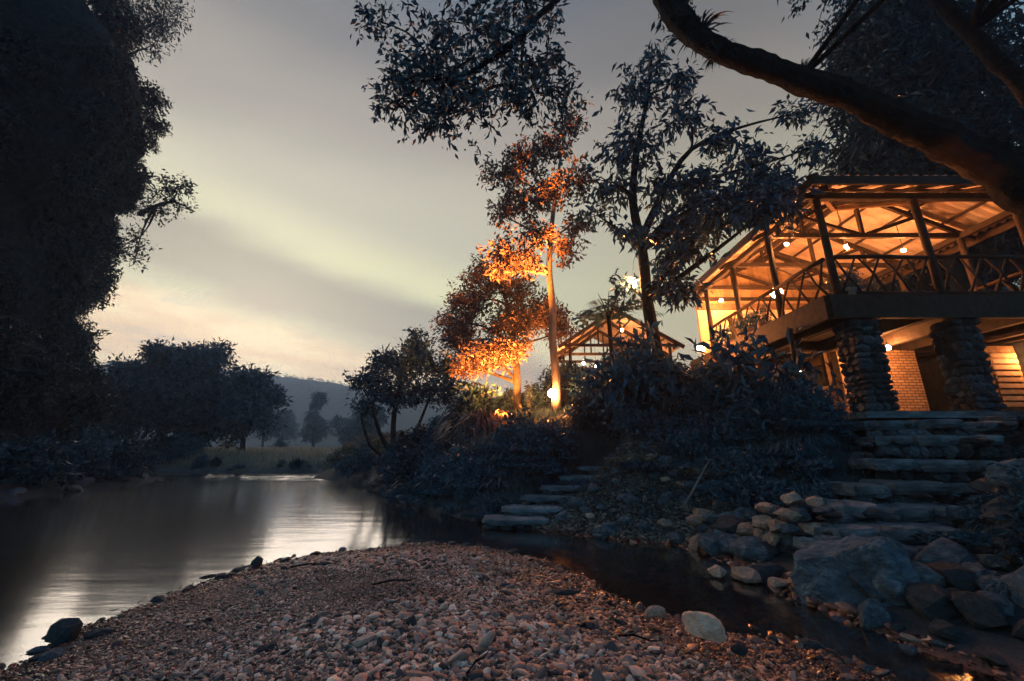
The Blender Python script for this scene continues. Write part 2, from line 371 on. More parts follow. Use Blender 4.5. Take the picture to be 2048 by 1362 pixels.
def heights(x, y):
    x = np.atleast_1d(np.asarray(x, float)); y = np.atleast_1d(np.asarray(y, float))
    P = np.stack([x, y], 1)
    wob = .28 * fbm(x * .9, y * .9, 3)
    dR = sdist(P, RIGHT) + wob; dL = sdist(P, LEFT) + wob * 2; dB = sdist(P, BAR) + .5 * wob
    hi = np.interp(dR, [-4, -1.2, 0, .5, 1.5, 3, 6, 9, 15, 40, 120, 900], [-1.0, -.4, 0, .25, 1.0, 2.1, 3.0, 3.5, 4.3, 6.5, 8, 8])
    lo = np.interp(dR, [-4, -1.2, 0, .5, 1.5, 8, 60, 900], [-1.0, -.4, 0, .35, .85, 1.05, 1.5, 3])
    w = smooth(-8, -2, x)
    zR = lo * (1 - w) + hi * w
    wr = smooth(3.0, 3.8, x) * (1 - smooth(6.0, 7.4, y)); zR = np.where(zR > 0, zR * (1 - .5 * wr), zR)
    zL = np.interp(dL, [-4, -1.2, 0, 1, 3, 8, 60, 900], [-1.0, -.4, 0, .35, .7, 1.3, 3, 6])
    zB = np.interp(dB, [-3, -1, 0, .8, 2.0, 5], [-.8, -.22, 0, .07, .15, .2])
    z = np.maximum(np.maximum(zR, zL), zB)
    land = np.maximum(dR, dL)
    z = z + .35 * fbm(x * .5 + 5, y * .5, 4) * smooth(.3, 3, land) + .05 * fbm(x * 1.7, y * 1.7, 3) * smooth(-.5, .5, land) + .02 * fbm(x * 3, y * 3, 2)
    f = smooth(5.4, 6.3, x) * (1 - smooth(13.5, 16, x)) * smooth(6.9, 7.6, y) * (1 - smooth(15.5, 18, y))
    z = z * (1 - f) + 1.9 * f
    for (x0, x1, yy, zz) in STEPS:
        dd = np.hypot(np.maximum(np.abs(x - (x0 + x1) / 2) - (x1 - x0) / 2, 0), (y - yy - .12) * 1.2)
        k = 1 - smooth(.3, .8, dd); z = z * (1 - k) + np.minimum(z, zz - .24) * k
    for (px, py, pz) in PATH2:
        k = 1 - smooth(.5, 1.1, np.hypot(x - px, y - py)); z = z * (1 - k) + np.minimum(z, pz - .1) * k
    return z, dR, dL, dB
def gz(x, y): return float(heights([x], [y])[0][0])

def axis(lo, hi, c, fine, n):
    t = np.linspace(-1, 1, n); k = 5.2
    s = np.sinh(k * t) / np.sinh(k)
    return np.where(s < 0, c + s * (c - lo), c + s * (hi - c))
gx = axis(-530, 530, 0.5, 0, 300); gy = axis(-62, 470, 7.5, 0, 300)
X, Y = np.meshgrid(gx, gy); xf, yf = X.ravel(), Y.ravel()
Z, dR, dL, dB = heights(xf, yf)
nX, nY = len(gx), len(gy)
idx = np.arange(nX * nY).reshape(nY, nX)
F = np.stack([idx[:-1, :-1].ravel(), idx[:-1, 1:].ravel(), idx[1:, 1:].ravel(), idx[1:, :-1].ravel()], 1)
me = np_mesh('ground', np.stack([xf, yf, Z], 1), F, True)
soil = np.zeros((len(xf), 4), np.float32); soil[:, 3] = 1
c_soil = np.array([.026, .036, .046]); c_grav = np.array([.14, .095, .08]); c_bed = np.array([.46, .15, .085]); c_field = np.array([.42, .37, .28]); c_deep = np.array([.008, .018, .030])
land = np.maximum(dR, dL)
col = np.tile(c_soil, (len(xf), 1))
k = (smooth(26.8, 28.5, yf) * (1 - smooth(-9, -3, xf)))[:, None]; col = col * (1 - k) + c_field * k
k = (1 - smooth(-.3, .0, land))[:, None]; col = col * (1 - k) + np.array([.018, .028, .040]) * k
k = ((1 - smooth(-.25, .15, land)) * smooth(-1.5, 0, xf) * (1 - smooth(8, 9, yf)))[:, None]; col = col * (1 - k) + c_bed * k
k = (1 - smooth(-.75, -.32, Z))[:, None]; col = col * (1 - k) + c_deep * k  # bed painted darker with depth, in place of light absorbed by the water
k = smooth(-.35, .0, dB)[:, None]; col = col * (1 - k) + c_grav * k
soil[:, :3] = col
a = me.color_attributes.new('soil', 'FLOAT_COLOR', 'POINT'); a.data.foreach_set('color', soil.ravel())
g = link('ground', me, M['ground']); tag(g, kind='structure')

wx = np.linspace(-70, 14, 60); wy = np.linspace(-40, 48, 60)
WX, WY = np.meshgrid(wx, wy); iw = np.arange(3600).reshape(60, 60)
WF = np.stack([iw[:-1, :-1].ravel(), iw[:-1, 1:].ravel(), iw[1:, 1:].ravel(), iw[1:, :-1].ravel()], 1)
w_ = link('water', np_mesh('water', np.stack([WX.ravel(), WY.ravel(), np.zeros(3600)], 1), WF, True), M['water']); tag(w_, kind='structure')

def riffle():
    xs = np.linspace(-21.5, -7, 150); ys = np.linspace(19.5, 26.8, 110); A, B = np.meshgrid(xs, ys)
    e = smooth(0, .2, (A + 21.5) / 14.5) * (1 - smooth(.8, 1, (A + 21.5) / 14.5)) * smooth(0, .25, (B - 19.5) / 7.3) * (1 - smooth(.85, 1, (B - 19.5) / 7.3))
    zz = .006 + e * .030 * (fbm(A * .9, B * 3.2, 4) + .3)
    ir = np.arange(A.size).reshape(A.shape)
    Fr = np.stack([ir[:-1, :-1].ravel(), ir[:-1, 1:].ravel(), ir[1:, 1:].ravel(), ir[1:, :-1].ravel()], 1)
    o = link('riffle', np_mesh('riffle', np.stack([A.ravel(), B.ravel(), zz.ravel()], 1), Fr, True), M['water'], w_)
riffle()
# far hills
def hill(name, pts, y0, depth, mat, seed):
    n = 160; xs = np.linspace(pts[0][0], pts[-1][0], n)
    top = np.interp(xs, [p_[0] for p_ in pts], [p_[1] for p_ in pts])
    rows = 26; V = []
    for j in range(rows):
        t = j / (rows - 1)
        prof = math.sin(min(1, t * 1.25) * math.pi / 2) if t < .8 else 1 - (t - .8) * 1.2
        yy = y0 + depth * t + 7 * fbm(xs * .012 + seed, np.full(n, t * 3.0), 3)
        zz = top * prof + 3 * fbm(xs * .06 + seed, np.full(n, t * 4.0), 4) * min(1, t * 5) + 1.0 * fbm(xs * .3 + seed, np.full(n, t * 22.), 3) * min(1, t * 6)
        V.append(np.stack([xs, yy, zz if j else zz * 0 - 2], 1))
    V = np.concatenate(V); ii = np.arange(n * rows).reshape(rows, n)
    FF = np.stack([ii[:-1, :-1].ravel(), ii[:-1, 1:].ravel(), ii[1:, 1:].ravel(), ii[1:, :-1].ravel()], 1)
    o = link(name, np_mesh(name, V, FF, True), mat); tag(o, kind='structure'); return V.reshape(rows, n, 3)
M['hill'] = rough_mat('hill', [(.3, (.030, .036, .034)), (.5, (.055, .062, .052)), (.75, (.10, .098, .075))], .03, .95, 1.0, .12, dist=3, objvar=0)
HV = hill('hill', [(-515, 63), (-420, 68), (-364, 68), (-306, 73), (-245, 70), (-192, 61), (-140, 54), (-79, 45), (0, 42), (131, 47), (289, 54), (515, 58)], 220, 160, M['hill'], 3)

# ------------------------------------------------------------------ leaves and trees
def leaves(P, D, L, W, fold=.25, N=None):
    n = len(P); D = unit(D)
    rnd = unit(rng.normal(size=(n, 3)) + (0, 0, .9)) if N is None else N
    S = unit(np.cross(D, rnd)); U = np.cross(S, D)
    L = L[:, None]; W = W[:, None]
    mid = P + D * L * .42 + U * W * fold
    V = np.stack([P, mid + S * W * .5, P + D * L - U * L * .06, mid - S * W * .5], 1).reshape(-1, 3)
    b = np.arange(n) * 4
    Fm = np.concatenate([np.stack([b, b + 1, b + 2], 1), np.stack([b, b + 2, b + 3], 1)])
    return V, Fm
def leaf_mesh(name, P, D, L, W, fold=.25):
    V, Fm = leaves(P, D, L, W, fold); return np_mesh(name, V, Fm, False)
def clump_points(centres, dirs, nper, twig, droop, spread):
    """leaves set along a short twig at each clump centre"""
    n = len(centres); T = rng.random((n, nper, 1))
    base = centres[:, None] - dirs[:, None] * twig * .5
    P = base + dirs[:, None] * twig * T + rng.normal(size=(n, nper, 3)) * twig * spread
    D = dirs[:, None] * .55 + rng.normal(size=(n, nper, 3)) * .75 + np.array([0, 0, -droop])
    return P.reshape(-1, 3), unit(D.reshape(-1, 3))
def crown_clumps(blobs, shell=.55):
    C = []; Dd = []; src = []
    for i, (cx, cy_, cz, rx, ry, rz, n) in enumerate(blobs):
        u = unit(rng.normal(size=(n, 3))); rad = shell + (1 - shell) * rng.random((n, 1)) ** .6
        lump = 1 + .28 * np.sin(u[:, :1] * 5 + i) * np.cos(u[:, 2:] * 4 + i * 2)
        C.append(np.array([cx, cy_, cz]) + u * rad * lump * np.array([rx, ry, rz])); Dd.append(unit(u + rng.normal(size=(n, 3)) * .35)); src += [i] * n
    return np.concatenate(C), np.concatenate(Dd), np.array(src)
def curve_to(a, b, r0, r1, n=5, sag=.12):
    a, b = Vector(a), Vector(b); L = (b - a).length; out_ = []
    off = Vector((random.uniform(-1, 1), random.uniform(-1, 1), random.uniform(-.2, 1))) * L * sag
    for i in range(n + 1):
        t = i / n; p_ = a.lerp(b, t) + off * math.sin(math.pi * t)
        out_.append((p_.x, p_.y, p_.z, r0 + (r1 - r0) * t))
    return out_
def dense(pts, step):
    """smooth a limb's points (Catmull-Rom) so bark bumps have something to bend"""
    P = [np.array(q, float) for q in pts]; out_ = []
    for i in range(len(P) - 1):
        p0, p1, p2, p3 = P[max(i - 1, 0)], P[i], P[i + 1], P[min(i + 2, len(P) - 1)]
        m_ = max(1, int(np.linalg.norm((p2 - p1)[:3]) / step))
        for k in range(m_):
            t = k / m_
            out_.append(tuple(.5 * (2 * p1 + (p2 - p0) * t + (2 * p0 - 5 * p1 + 4 * p2 - p3) * t * t + (3 * p1 - p0 - 3 * p2 + p3) * t ** 3)))
    return out_ + [tuple(P[-1])]
def tree(name, label, cat, trunk, blobs, leaf, nper, mat, bark, group=None, twig=.5, droop=.25, wr=.42, extra=(), shell=.5, twigfrac=.5, spread=.28, limb=.12, step=.5, knob=.12):
    root = empty(name, tuple(trunk[0][:3])); tag(root, label, cat, group)
    mb = MB(); mb.tube(dense(trunk, step), 16 if step < .2 else 9, True, knob)
    for e in extra: mb.tube(dense(e, step), 16 if step < .2 else 8, True, knob)
    allpts = [Vector(t[:3]) for t in trunk[len(trunk) // 3:]] + [Vector(q[:3]) for e in extra for q in e[1:]]
    rr = [t[3] for t in trunk[len(trunk) // 3:]] + [q[3] for e in extra for q in e[1:]]
    for (cx, cy_, cz, rx, ry, rz, n) in blobs:
        c_ = Vector((cx, cy_, cz))
        cand = [(((p_ - c_).length + max(0, p_.z - c_.z + .2) * 1.0), i) for i, p_ in enumerate(allpts)]
        i = min(cand)[1]
        mb.tube(curve_to(allpts[i], c_, max(.012, min(rr[i] * .6, limb)), .014, 6), 6)
    C, Dd, src = crown_clumps(blobs, shell)
    for c_, d_, s_ in zip(C, Dd, src):
        if random.random() < twigfrac:
            b_ = blobs[s_]; st = Vector(b_[:3]).lerp(Vector(c_), random.uniform(.05, .35))
            mb.tube(curve_to(st, c_, .016, .005, 3, .15), 3)
    mb.build('trunk', bark, root)
    P, D = clump_points(C, Dd, nper, twig, droop, spread)
    L = leaf * rng.uniform(.4, 1.4, len(P)); W = L * wr * rng.uniform(.8, 1.2, len(P))
    link('crown', leaf_mesh('crown', P, D, L, W), mat, root)
    return root

# slender tall tree beside the garden lamp
tree('slender_tree', 'tall slender tree with bare pale trunk beside the garden lamp, crown glowing orange', 'tree',
     [(1.52, 14, 2.6, .17), (1.55, 14, 3.8, .15), (1.45, 14, 5.2, .14), (1.50, 14, 6.4, .13), (1.40, 14, 7.8, .12), (1.48, 14, 9.2, .10), (1.7, 14, 11, .08), (2.0, 14, 13, .05), (2.3, 14, 15, .025)],
     [(.2, 13.5, 8.3, .95, .9, .75, 70), (-.5, 13.6, 7.9, .5, .6, .4, 24), (.9, 14, 9.6, .6, .6, .7, 30), (2.0, 14, 9.0, .55, .7, .7, 30), (.3, 14, 11.2, .9, .9, .8, 60), (-.5, 14, 12.2, .7, .7, .6, 38),
      (1.4, 14, 11.4, .8, .9, .8, 50), (2.5, 14, 11.8, .7, .7, .8, 40), (.6, 14, 13.0, .8, .8, .6, 44), (1.7, 14, 13.6, .8, .8, .7, 44), (2.5, 14, 14.8, .5, .5, .6, 24), (-.4, 14, 10.3, .5, .5, .4, 20), (2.5, 13.9, 10.0, .4, .4, .5, 16)],
     .20, 19, M['leaf_russet'], M['bark_pale'], droop=.35, shell=.25, spread=.2)
# large-leaved tree in front of the lodge
tree('broadleaf_tree', 'large drooping-leaved tree spreading across the lodge roof corner', 'tree',
     [(3.95, 10.5, 2.4, .20), (3.85, 10.5, 4.0, .18), (3.75, 10.5, 5.4, .16), (3.75, 10.5, 6.95, .14), (3.6, 10.5, 8.6, .12), (3.9, 10.5, 10.5, .09), (4.4, 10.5, 12.5, .06), (4.7, 10.5, 14.4, .025)],
     [(3.9, 10.5, 10.6, 0.86, 0.77, 0.8, 46), (4.7, 10.5, 13.9, 0.47, 0.52, 0.48, 16), (4.0, 10.5, 12.6, 0.77, 0.69, 0.64, 29), (5.6, 10.5, 13.3, 0.43, 0.43, 0.72, 16), (5.4, 10.5, 11.8, 0.69, 0.6, 0.64, 24), (6.3, 10.4, 10.6, 0.69, 0.6, 0.56, 24), (3.0, 10.5, 9.2, 0.69, 0.6, 0.56, 23), (2.5, 10.4, 8.0, 0.39, 0.43, 0.28, 8), (4.6, 10.3, 8.9, 0.77, 0.69, 0.64, 34), (5.6, 10.2, 8.7, 0.77, 0.6, 0.64, 34), (4.6, 10.0, 7.4, 0.69, 0.6, 0.56, 31), (5.5, 9.8, 7.5, 0.6, 0.6, 0.48, 28), (3.4, 10.2, 7.4, 0.6, 0.52, 0.48, 21), (7.4, 10.2, 9.9, 0.77, 0.6, 0.48, 22), (8.9, 10.4, 11.7, 0.47, 0.43, 0.36, 12), (9.1, 10.3, 10.3, 0.52, 0.43, 0.32, 12), (7.2, 9.6, 8.6, 0.77, 0.52, 0.36, 28), (6.4, 9.3, 8.0, 0.6, 0.52, 0.4, 25), (4.2, 10, 6.3, 0.52, 0.52, 0.4, 16), (5.5, 7.6, 6.4, 0.52, 0.43, 0.32, 20), (5.0, 8.4, 6.9, 0.6, 0.52, 0.4, 24), (4.4, 9.3, 6.4, 0.6, 0.52, 0.48, 24), (4.2, 9.6, 5.4, 0.52, 0.43, 0.4, 18), (5.9, 8.1, 7.1, 0.52, 0.43, 0.32, 18), (3.35, 11.0, 6.0, 0.3, 0.26, 0.32, 9)],
     
     .27, 15, M['leaf_gloss'], M['bark'], droop=.8, twig=.55, wr=.34, shell=.2, spread=.2,
     extra=[[(3.8, 10.5, 7.4, .12), (4.6, 10.5, 9.0, .09), (5.5, 10.4, 10.3, .07), (7.0, 10.3, 11.0, .045), (8.7, 10.3, 11.5, .02)], [(4.6, 10.5, 9.0, .07), (6.2, 10.3, 9.3, .05), (8.0, 10.2, 9.8, .035), (9.0, 10.2, 10.2, .02)]])
# dense dark tree with lit lower tiers
tree('tiered_tree', 'dense dark tree with flat tiers of branches, lowest tier lit orange', 'tree',
     [(.22, 16, 2.6, .17), (.2, 16, 4, .15), (.1, 16.2, 5.5, .13), (-.2, 16.6, 7.5, .1), (-.8, 17, 9.6, .04)],
     [(-1.0, 17, 9.0, 1.0, 1.2, .7, 100), (-1.9, 17.4, 7.9, 1.0, 1.2, .7, 100), (-2.5, 17.6, 6.9, .9, 1.2, .6, 80), (.3, 16.8, 8.2, .8, 1.0, .6, 60), (1.6, 17.2, 7.4, .9, 1.2, .7, 90), (.3, 17, 7.0, 1.2, 1.2, .5, 100), (-2.3, 17.3, 6.0, .8, .9, .4, 50),
      (-.9, 16.0, 5.1, 1.2, .9, .45, 120), (-.2, 15.6, 5.4, .8, .7, .35, 50), (-1.8, 16.2, 4.6, .7, .7, .3, 40), (2.2, 17.4, 6.5, .6, .8, .6, 40), (-.1, 16, 6.3, .9, .8, .4, 60)],
     .17, 26, M['leaf_russet'], M['bark'], droop=.1, twig=.5, shell=.35)
# round tree by the water
tree('waterside_tree', 'round leafy tree with several leaning stems at the water bend', 'tree',
     [(-5.1, 19, .6, .16), (-5.5, 19.2, 2, .13), (-5.6, 19.6, 3.6, .11), (-5.3, 19.8, 5.2, .07)],
     [(-5.6, 19.8, 5.2, 1.1, 1.2, .8, 80), (-4.7, 20, 6.1, .9, 1.1, .7, 70), (-6.7, 19.7, 4.5, .8, 1.0, .6, 56), (-7.5, 19.6, 4.6, .4, .5, .4, 14), (-6.6, 19.7, 5.7, .5, .5, .4, 20), (-3.7, 19.8, 5.4, .9, 1.0, .5, 56), (-3.4, 19.6, 4.2, 1.1, 1.0, .7, 76), (-5.2, 19.6, 4.0, 1.2, 1.0, .6, 76), (-7.0, 19.4, 3.4, .5, .7, .5, 26), (-5.0, 19.8, 6.9, .4, .4, .3, 14)],
     .23, 20, M['leaf_mid'], M['bark'], droop=.05, shell=.3,
     extra=[[(-5.2, 19, .9, .12), (-6.1, 19, 2.2, .09), (-6.6, 19.2, 3.4, .06)], [(-5.0, 19, .8, .11), (-4.4, 19.2, 2.4, .08), (-3.9, 19.4, 4.0, .05)], [(-5.3, 19, .8, .09), (-6.4, 18.8, 1.6, .07), (-7.0, 19, 2.9, .04)]])
# overhanging tree at the camera's right
bigroot = tree('overhanging_tree', 'huge dark tree on the steps bank with thick limb arching over the river', 'tree',
     [(7.9, 4.7, .7, .55), (7.8, 4.75, 2.2, .46), (7.65, 4.8, 3.6, .42), (7.5, 4.8, 4.6, .40), (7.75, 4.95, 5.6, .22), (8.05, 5, 6.4, .13), (7.5, 5.05, 8.0, .11), (6.9, 5.1, 9.6, .09)],
     [(-.2, 4.6, 6.9, .75, .6, .6, 30), (-1.0, 4.5, 6.45, .75, .6, .45, 30), (-1.6, 4.6, 6.15, .5, .5, .35, 18), (-.4, 4.5, 6.2, .7, .55, .4, 28), (-.9, 4.45, 5.75, .45, .4, .3, 22), (-1.3, 4.7, 7.2, .6, .5, .5, 30), (-.6, 4.8, 7.7, .7, .6, .5, 36), (.3, 4.6, 6.3, .5, .5, .45, 26), (.5, 4.6, 6.9, .3, .4, .5, 14), (-2.1, 4.8, 7.9, .35, .3, .3, 10), (.8, 4.7, 6.3, .3, .3, .3, 7), (-1.7, 4.7, 6.7, .3, .3, .25, 10), (2.4, 4.3, 7.4, .25, .2, .3, 6), (.2, 4.9, 8.6, .9, .7, .5, 40), (6.0, 5.2, 9.6, 1.2, 1, .7, 60), (3.5, 4.8, 9.8, 1.2, .8, .6, 50)] + [(x_, y_, 8.6 + .25 * abs(x_ - 6) + (.5 if y_ > 2.5 else 0), 1.5, 1.4, .8, 60) for x_ in (3.6, 5.4, 7.2, 9.2, 11) for y_ in (-2.0, 0.2, 2.4)] + [(9.5, 5, 10.8, 1.5, 1.4, 1, 60), (7.6, 4.6, 11.2, 1.5, 1.2, .8, 60), (11, 4, 8.0, 1.4, 1.4, 1.4, 70), (11.5, 1.5, 6.2, 1.4, 1.6, 1.4, 70)],  # high blobs out of view are added canopy that shades the right bank
     .12, 20, M['leaf_gloss'], M['bark'], droop=.5, twig=.27, wr=.38, shell=.2, spread=.24, limb=.035, step=.05, knob=.30,
     extra=[[(7.5, 4.8, 4.3, .38), (7.0, 4.78, 5.0, .29), (6.4, 4.75, 5.36, .24), (5.9, 4.65, 5.55, .20), (5.1, 4.5, 5.80, .18), (4.5, 4.4, 6.04, .155), (3.86, 4.3, 6.2, .145), (3.2, 4.25, 6.46, .13), (2.62, 4.2, 6.70, .125), (2.3, 4.2, 7.1, .16), (2.1, 4.2, 7.6, .14), (1.9, 4.3, 8.6, .12), (1.6, 4.4, 9.4, .1)],
            [(1.7, 4.4, 9.1, .07), (1.15, 4.5, 8.5, .06), (.66, 4.5, 7.9, .05), (.35, 4.5, 7.55, .048), (.12, 4.5, 7.2, .045), (-.25, 4.5, 6.85, .04), (-.62, 4.5, 6.52, .032), (-1.1, 4.5, 6.4, .02)],
            [(.2, 4.5, 7.35, .022), (.14, 4.55, 6.8, .018), (.18, 4.55, 6.3, .01)]])
# conifer-like mass behind the lodge
tree('dark_feathery_tree', 'tall dark feathery tree rising behind the lodge roof', 'tree',
     [(17.5, 14.5, 3, .4), (17.4, 14.5, 8, .3), (17.3, 14.5, 14, .2), (17.2, 14.5, 22, .05)],
     [(17.3, 14.5, 11.5, 3.0, 2, 1.6, 170), (16.5, 14.2, 14.0, 2.4, 2, 1.5, 170), (17.8, 14.5, 17, 2.8, 2, 1.8, 190), (16.6, 14.4, 18.5, 2.0, 1.8, 1.4, 120), (18.0, 14.5, 21, 2.6, 2, 1.7, 150), (20, 14.5, 14, 2.5, 2, 2.5, 150), (20.5, 14.5, 19, 2.5, 2, 2.5, 150), (20.5, 14.5, 9.5, 3, 2, 2, 130), (15.9, 14.3, 12.0, 1.4, 1.2, .9, 70), (15.8, 14.3, 16.2, 1.2, 1.2, .8, 60), (17.0, 14.3, 20.8, 1.6, 1.4, 1.2, 80), (22.5, 14.5, 16.5, 2.5, 2, 5, 160)],
     .38, 30, M['leaf_conifer'], M['bark'], droop=.7, twig=.9, wr=.30, shell=.25, twigfrac=.15)
tree('dark_feathery_tree', 'tall dark tree standing farther back beyond the lodge, partly behind the feathery one', 'tree',
     [(22, 19, 4, .4), (22, 19, 10, .3), (21.5, 19, 20, .08)],
     [(22, 19, 12, 4, 2.5, 3, 160), (21, 19, 17, 3.5, 2.5, 3, 160), (22.5, 19, 23, 3.5, 2.5, 3, 150), (25, 19, 9, 3, 2.5, 3, 110), (19, 18, 8.5, 2.5, 2, 2, 110)],
     .50, 26, M['leaf_conifer'], M['bark'], droop=.5, twig=1.2, wr=.25, shell=.3, twigfrac=.1)

# trees of the far bank
def bank_tree(lbl, x, y, h, rad, mat, n=1.0, group='trees on the far river bank', leaf=.38, name='bank_tree'):
    z0 = gz(x, y) - .1; bl = []
    k = max(5, int(7 * n))
    for i in range(k):
        a_ = random.uniform(0, 6.28); rr_ = rad * random.uniform(.15, .75); t = random.uniform(.42, .92)
        sc = rad * random.uniform(.36, .58) * (1.15 - .5 * abs(t - .6))
        bl.append((x + rr_ * math.cos(a_), y + rr_ * math.sin(a_), z0 + h * t, sc, sc, sc * .75, int(26 * n + 14)))
    bl.append((x, y, z0 + h * .93, rad * .4, rad * .4, h * .08, 20))
    lx = random.uniform(-.5, .5)
    return tree(name, lbl, 'tree', [(x, y, z0, .2), (x + lx * .4, y, z0 + h * .3, .16), (x + lx, y, z0 + h * .6, .1), (x + lx, y, z0 + h * .88, .03)], bl, leaf, 22, mat, M['bark'], group=group, shell=.3, twigfrac=.3, droop=.2, twig=.8)
bank_tree('leafy tree on the far bank against the foot of the cliff', -30.3, 32, 7.4, 2.6, M['leaf_mid'], 1.3)
bank_tree('tall leafy far-bank tree with spiky top leaves, nearer the cliff of the two tallest', -29.0, 34, 9.0, 2.6, M['leaf_mid'], 1.3)
bank_tree('tall leafy far-bank tree with pale trunk, farther from the cliff of the two tallest', -25.2, 33.5, 9.0, 2.8, M['leaf_mid'], 1.4)
bank_tree('drooping dark tree at the open-water end of the far bank trees', -20.6, 32, 6.6, 2.3, M['leaf_mid'], 1.2)
bank_tree('low wide bushy tree in front of the far bank trees', -23.2, 30.6, 5.2, 2.6, M['leaf_dark'], 1.3)
bank_tree('low dark tree tucked under the cliff beside the far bank', -27.6, 29.8, 5.4, 2.6, M['leaf_dark'], 1.3)
bank_tree('small dark tree between the cliff foot and the river bend', -31.5, 29.8, 5.0, 2.4, M['leaf_dark'], 1.2)
for i, (x, y, h, r_, l_) in enumerate([(-35.8, 75, 10.5, 1.7, 'thin upright tree standing alone on the field before the hill'), (-38, 80, 6, 3.2, 'low round tree at the left foot of the thin upright tree'), (-31.5, 78, 5.6, 3.2, 'low round tree at the right foot of the thin upright tree'),
                                     (-43, 72, 6, 3.4, 'hazy round tree on the field just right of the drooping dark tree'), (-26, 70, 5, 3, 'hazy low tree on the field near the round waterside tree'), (-50, 90, 8, 4, 'hazy broad tree half hidden by the far bank trees'), (-21, 60, 6.5, 2.8, 'hazy tree showing under the waterside tree crown')]):
    bank_tree(l_, x, y, h, r_, M['leaf_mid'], .8, 'trees on the far field', .5, 'field_tree')

# tree and shrubs rooted on the cliff -------------------------------------------------
CC = Vector((-32.0, 11.6, 0)); CR = 12.6
def cliff_off(z):
    return np.interp(z, [-2, 0, 2.5, 5, 6.2, 8, 11, 14, 17, 20, 23.5, 27, 30, 33, 35], [1.2, 1.0, .2, -1.2, -1.9, -1.6, -.7, .1, .3, -.9, -3.2, -6.0, -8.8, -11.4, -12.6])
nth, nzr = 220, 120
th = np.linspace(0, 2 * np.pi, nth, endpoint=False); zs = np.linspace(-1.5, 34.8, nzr)
TH, ZZ = np.meshgrid(th, zs)
bx, by = np.cos(TH), np.sin(TH)
nzv = np.zeros_like(TH)
for o_, (s_, a_) in enumerate([(.16, 2.2), (.4, 1.0), (1.0, .45), (2.2, .22)]):
    px_, py_, pz_ = bx * CR * s_, by * CR * s_, ZZ * s_ * .8
    nzv += a_ * np.vectorize(lambda a, b, c_: mnoise.noise((a, b, c_)))(px_ + o_ * 9, py_, pz_)
RR = np.maximum(CR + cliff_off(ZZ) + nzv * smooth(-1, 6, 34.8 - ZZ), .05)
# hold the corner seen against the sky near its traced place
V = np.stack([CC.x + RR * bx, CC.y + RR * by, ZZ], -1).reshape(-1, 3)
ii = np.arange(nth * nzr).reshape(nzr, nth); i2 = np.roll(ii, -1, 1)
FF = np.stack([ii[:-1].ravel(), i2[:-1].ravel(), i2[1:].ravel(), ii[1:].ravel()], 1)
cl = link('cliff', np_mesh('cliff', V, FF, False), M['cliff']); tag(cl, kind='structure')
CV = V.reshape(nzr, nth, 3)

def shrub_mesh(kind):
    if kind == 'bush':
        C, Dd, _ = crown_clumps([(0, 0, .38, .5, .5, .38, 34), (.25, .1, .3, .4, .4, .3, 16), (-.25, -.1, .32, .4, .35, .3, 16), (.05, .1, .65, .3, .3, .25, 12)], .35)
        C[:, 2] = np.maximum(C[:, 2], .06)
        P, D = clump_points(C, Dd, 15, .24, .15, .3); L = .14 * rng.uniform(.55, 1.3, len(P)); return leaf_mesh('foliage', P, D, L, L * .45)
    if kind == 'ragged':
        C, Dd, _ = crown_clumps([(0, 0, .4, .6, .45, .35, 16), (.35, 0, .6, .3, .3, .3, 8), (-.3, .1, .55, .3, .3, .35, 8)], .3)
        P, D = clump_points(C, Dd, 15, .4, .3, .2); L = .17 * rng.uniform(.55, 1.3, len(P)); return leaf_mesh('foliage', P, D, L, L * .35)
    if kind in ('frond', 'tuft', 'palm'):
        n, Ln, wd, up = {'frond': (60, .8, .055, 1.0), 'tuft': (260, .6, .016, 1.4), 'palm': (16, 1.2, .05, .8)}[kind]
        V = []; Fm = []; seg = 5
        for i in range(n):
            a_ = random.uniform(0, 6.283); d_ = np.array([math.cos(a_), math.sin(a_), 0]); s_ = np.array([-d_[1], d_[0], 0])
            L = Ln * random.uniform(.5, 1.15); st = d_ * random.uniform(0, .22) + s_ * random.uniform(-.1, .1); u0 = up * random.uniform(.7, 1.5)
            for k_ in range(seg + 1):
                t = k_ / seg
                p_ = st + d_ * L * t * .8 + np.array([0, 0, 1]) * L * (u0 * t - (u0 * .95) * t * t)
                w_l = wd * math.sin(math.pi * min(1, .15 + t * .85)) + .002
                b_ = len(V); V += [p_ - s_ * w_l / 2, p_ + s_ * w_l / 2]
                if k_: Fm.append((b_ - 2, b_ - 1, b_ + 1, b_))
                if kind == 'palm' and k_ > 0:
                    for sg in (-1, 1):
                        for q in range(3):
                            pp = p_ - d_ * L * .16 * q / 3
                            b_ = len(V); tip = pp + s_ * sg * L * .34 * math.sin(math.pi * (.15 + .8 * t)) + d_ * .14 + np.array([0, 0, -.10])
                            md = (pp + tip) / 2
                            V += [pp, md + d_ * .018, tip, md - d_ * .018]; Fm.append((b_, b_ + 1, b_ + 2, b_ + 3))
        return np_mesh('foliage', np.array(V), np.array(Fm), False)
    if kind == 'cover':
        n = 420; r_ = .75 * np.sqrt(rng.random(n)); a_ = rng.random(n) * 6.283
        P = np.stack([r_ * np.cos(a_), r_ * np.sin(a_), .16 * (1 - r_) * rng.random(n) + .05], 1)
        D = np.stack([np.cos(a_) + rng.normal(size=n) * .7, np.sin(a_) + rng.normal(size=n) * .7, rng.normal(size=n) * .4 + .15], 1); L = .15 * rng.uniform(.5, 1.3, n)
        return leaf_mesh('foliage', P, D, L, L * .5)
def stem_mesh():
    mb = MB()
    for i in range(6):
        a_ = i * 1.05 + random.random(); mb.tube([(0, 0, -.12, .02), (.1 * math.cos(a_), .1 * math.sin(a_), .2, .015), (.28 * math.cos(a_), .28 * math.sin(a_), .5, .006)], 4)
    return mb.mesh('stem')
